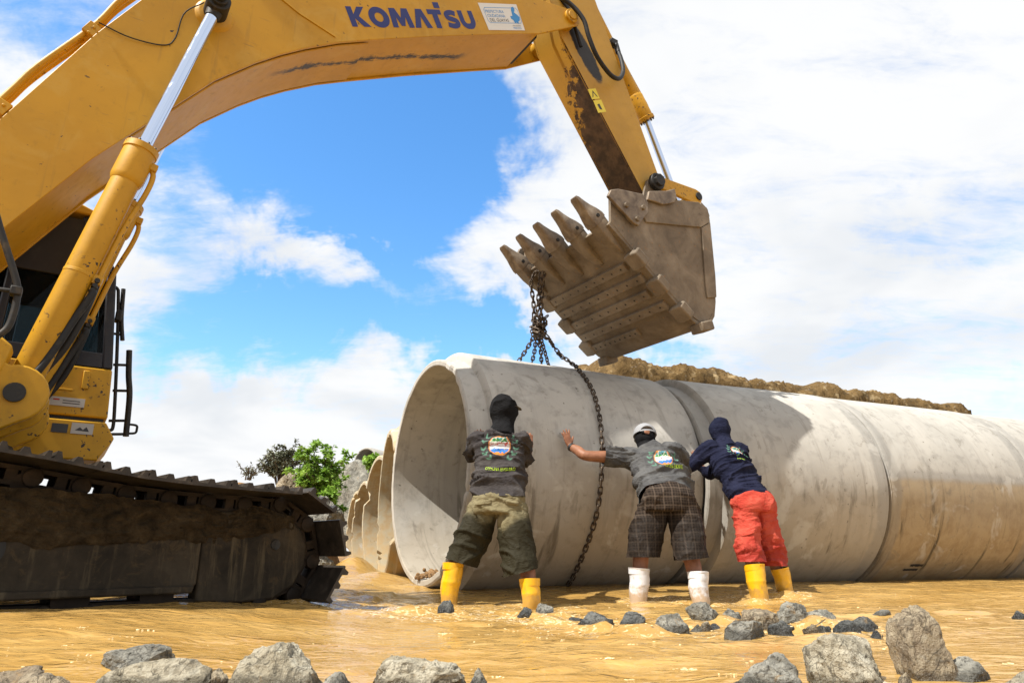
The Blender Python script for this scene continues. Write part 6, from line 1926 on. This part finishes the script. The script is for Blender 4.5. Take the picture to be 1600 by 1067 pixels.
# ------------------------------------------------------------------ bushes
m, g = mat('leaf green')
i = g.new('ShaderNodeObjectInfo').outputs['Random']
n = g.noise(g.pos(), 7, 3, .6)
c = g.ramp(n, [(.3, (.11, .22, .022)), (.5, (.20, .35, .045)), (.7, (.33, .46, .085))])
setp(g, base=c, rough=.5, spec=.4)
tl = g.new('ShaderNodeBsdfTranslucent'); g.put(tl.inputs[0], c)
ad_ = g.new('ShaderNodeMixShader'); ad_.inputs[0].default_value = .35
g.l.new(g.b.outputs[0], ad_.inputs[1]); g.l.new(tl.outputs[0], ad_.inputs[2]); g.l.new(ad_.outputs[0], g.n['Material Output'].inputs[0])
M_['leaf green'] = m
m, g = mat('leaf dusty')
c = g.ramp(g.noise(g.pos(), 6, 3, .6), [(.3, (.070, .085, .045)), (.55, (.13, .14, .09)), (.75, (.27, .27, .22))])
setp(g, base=c, rough=.7); M_['leaf dusty'] = m
solid('bark', (.085, .060, .040), .9)
def bush(name, base, height, radius, nst, leaf, lmat, label, seed, per=26, droop=.2, up=.8, group='bushes on the spoil heap'):
    r = random.Random(seed)
    root = empty(name, base)
    tag(root, label, 'bush', group)
    wood = MB(); lv = MB()
    B = V(base)
    for k in range(nst):
        a = r.random() * 2 * PI; sp = radius * math.sqrt(r.random())
        tip = B + V((math.cos(a) * sp, math.sin(a) * sp, height * r.uniform(.45, 1.0) * (1 - .35 * (sp / radius) ** 2)))
        mid = B * .5 + tip * .5 + V((math.cos(a) * sp * -.15, math.sin(a) * sp * -.15, height * .06))
        P = spline([B + V((math.cos(a) * .05, math.sin(a) * .05, 0)), mid, tip], 8)
        wood.tube(P, list(np.linspace(.014, .004, 8)), 5)
        twigs = [P]
        for q in range(4):
            i0 = r.randint(3, 7); st = V(P[i0]); dv = V((r.gauss(0, 1), r.gauss(0, 1), r.gauss(.6, .6))).normalized() * radius * r.uniform(.25, .5)
            T = spline([st, st + dv * .5 + UP * .02, st + dv], 6)
            wood.tube(T, list(np.linspace(.006, .002, 6)), 4)
            twigs.append(T)
        for T in twigs:
            for q in range(per):
                u = r.uniform(.35, 1) * (len(T) - 1); i0 = min(int(u), len(T) - 2)
                c = V(T[i0]) * (1 - (u - i0)) + V(T[i0 + 1]) * (u - i0)
                dv = V((r.gauss(0, 1), r.gauss(0, 1), r.gauss(up * .3, .6))).normalized()
                n_ = V((r.gauss(0, .6), r.gauss(0, .6), 1)).normalized()
                s = dv.cross(n_).normalized(); n2 = s.cross(dv)
                L = leaf * r.uniform(.6, 1.25); w = L * .30
                c = c + dv * L * .2
                lv.add([c, c + dv * L * .35 + s * w - n2 * L * .04, c + dv * L * .75 + s * w * .7 - n2 * L * .10, c + dv * L - n2 * L * (.1 + droop), c + dv * L * .75 - s * w * .7 - n2 * L * .10, c + dv * L * .35 - s * w - n2 * L * .04, c + dv * L * .5], [(0, 1, 6), (1, 2, 6), (2, 3, 6), (3, 4, 6), (4, 5, 6), (5, 0, 6)])
    wood.build('stems', M_['bark'], root, 60)
    tag(lv.build('leaves', lmat, root, 0), kind='stuff')
    return root
bush('green_bush', (-3.02, 10.9, 1.00), 1.15, .46, 30, .066, M_['leaf green'], 'bright green leafy bush on the dirt heap beside the old pipes', 701, per=34)
bush('green_bush', (-2.80, 10.6, .70), .70, .24, 12, .085, M_['leaf green'], 'low green shoots at the foot of the bright green bush', 702)
bush('dusty_bush', (-4.70, 14.0, 1.70), .72, .58, 30, .060, M_['leaf dusty'], 'dusty grey green bush behind the track', 703, per=30)
bush('green_bush', (-3.85, 18.9, 2.55), .45, .36, 8, .12, M_['leaf green'], 'few green shoots below the small grey pipe', 704, per=16)
bush('dry_weed', (-4.42, 11.6, 1.55), .25, .28, 10, .035, M_['leaf dusty'], 'sparse dry weeds poking up above the track', 705, per=5)
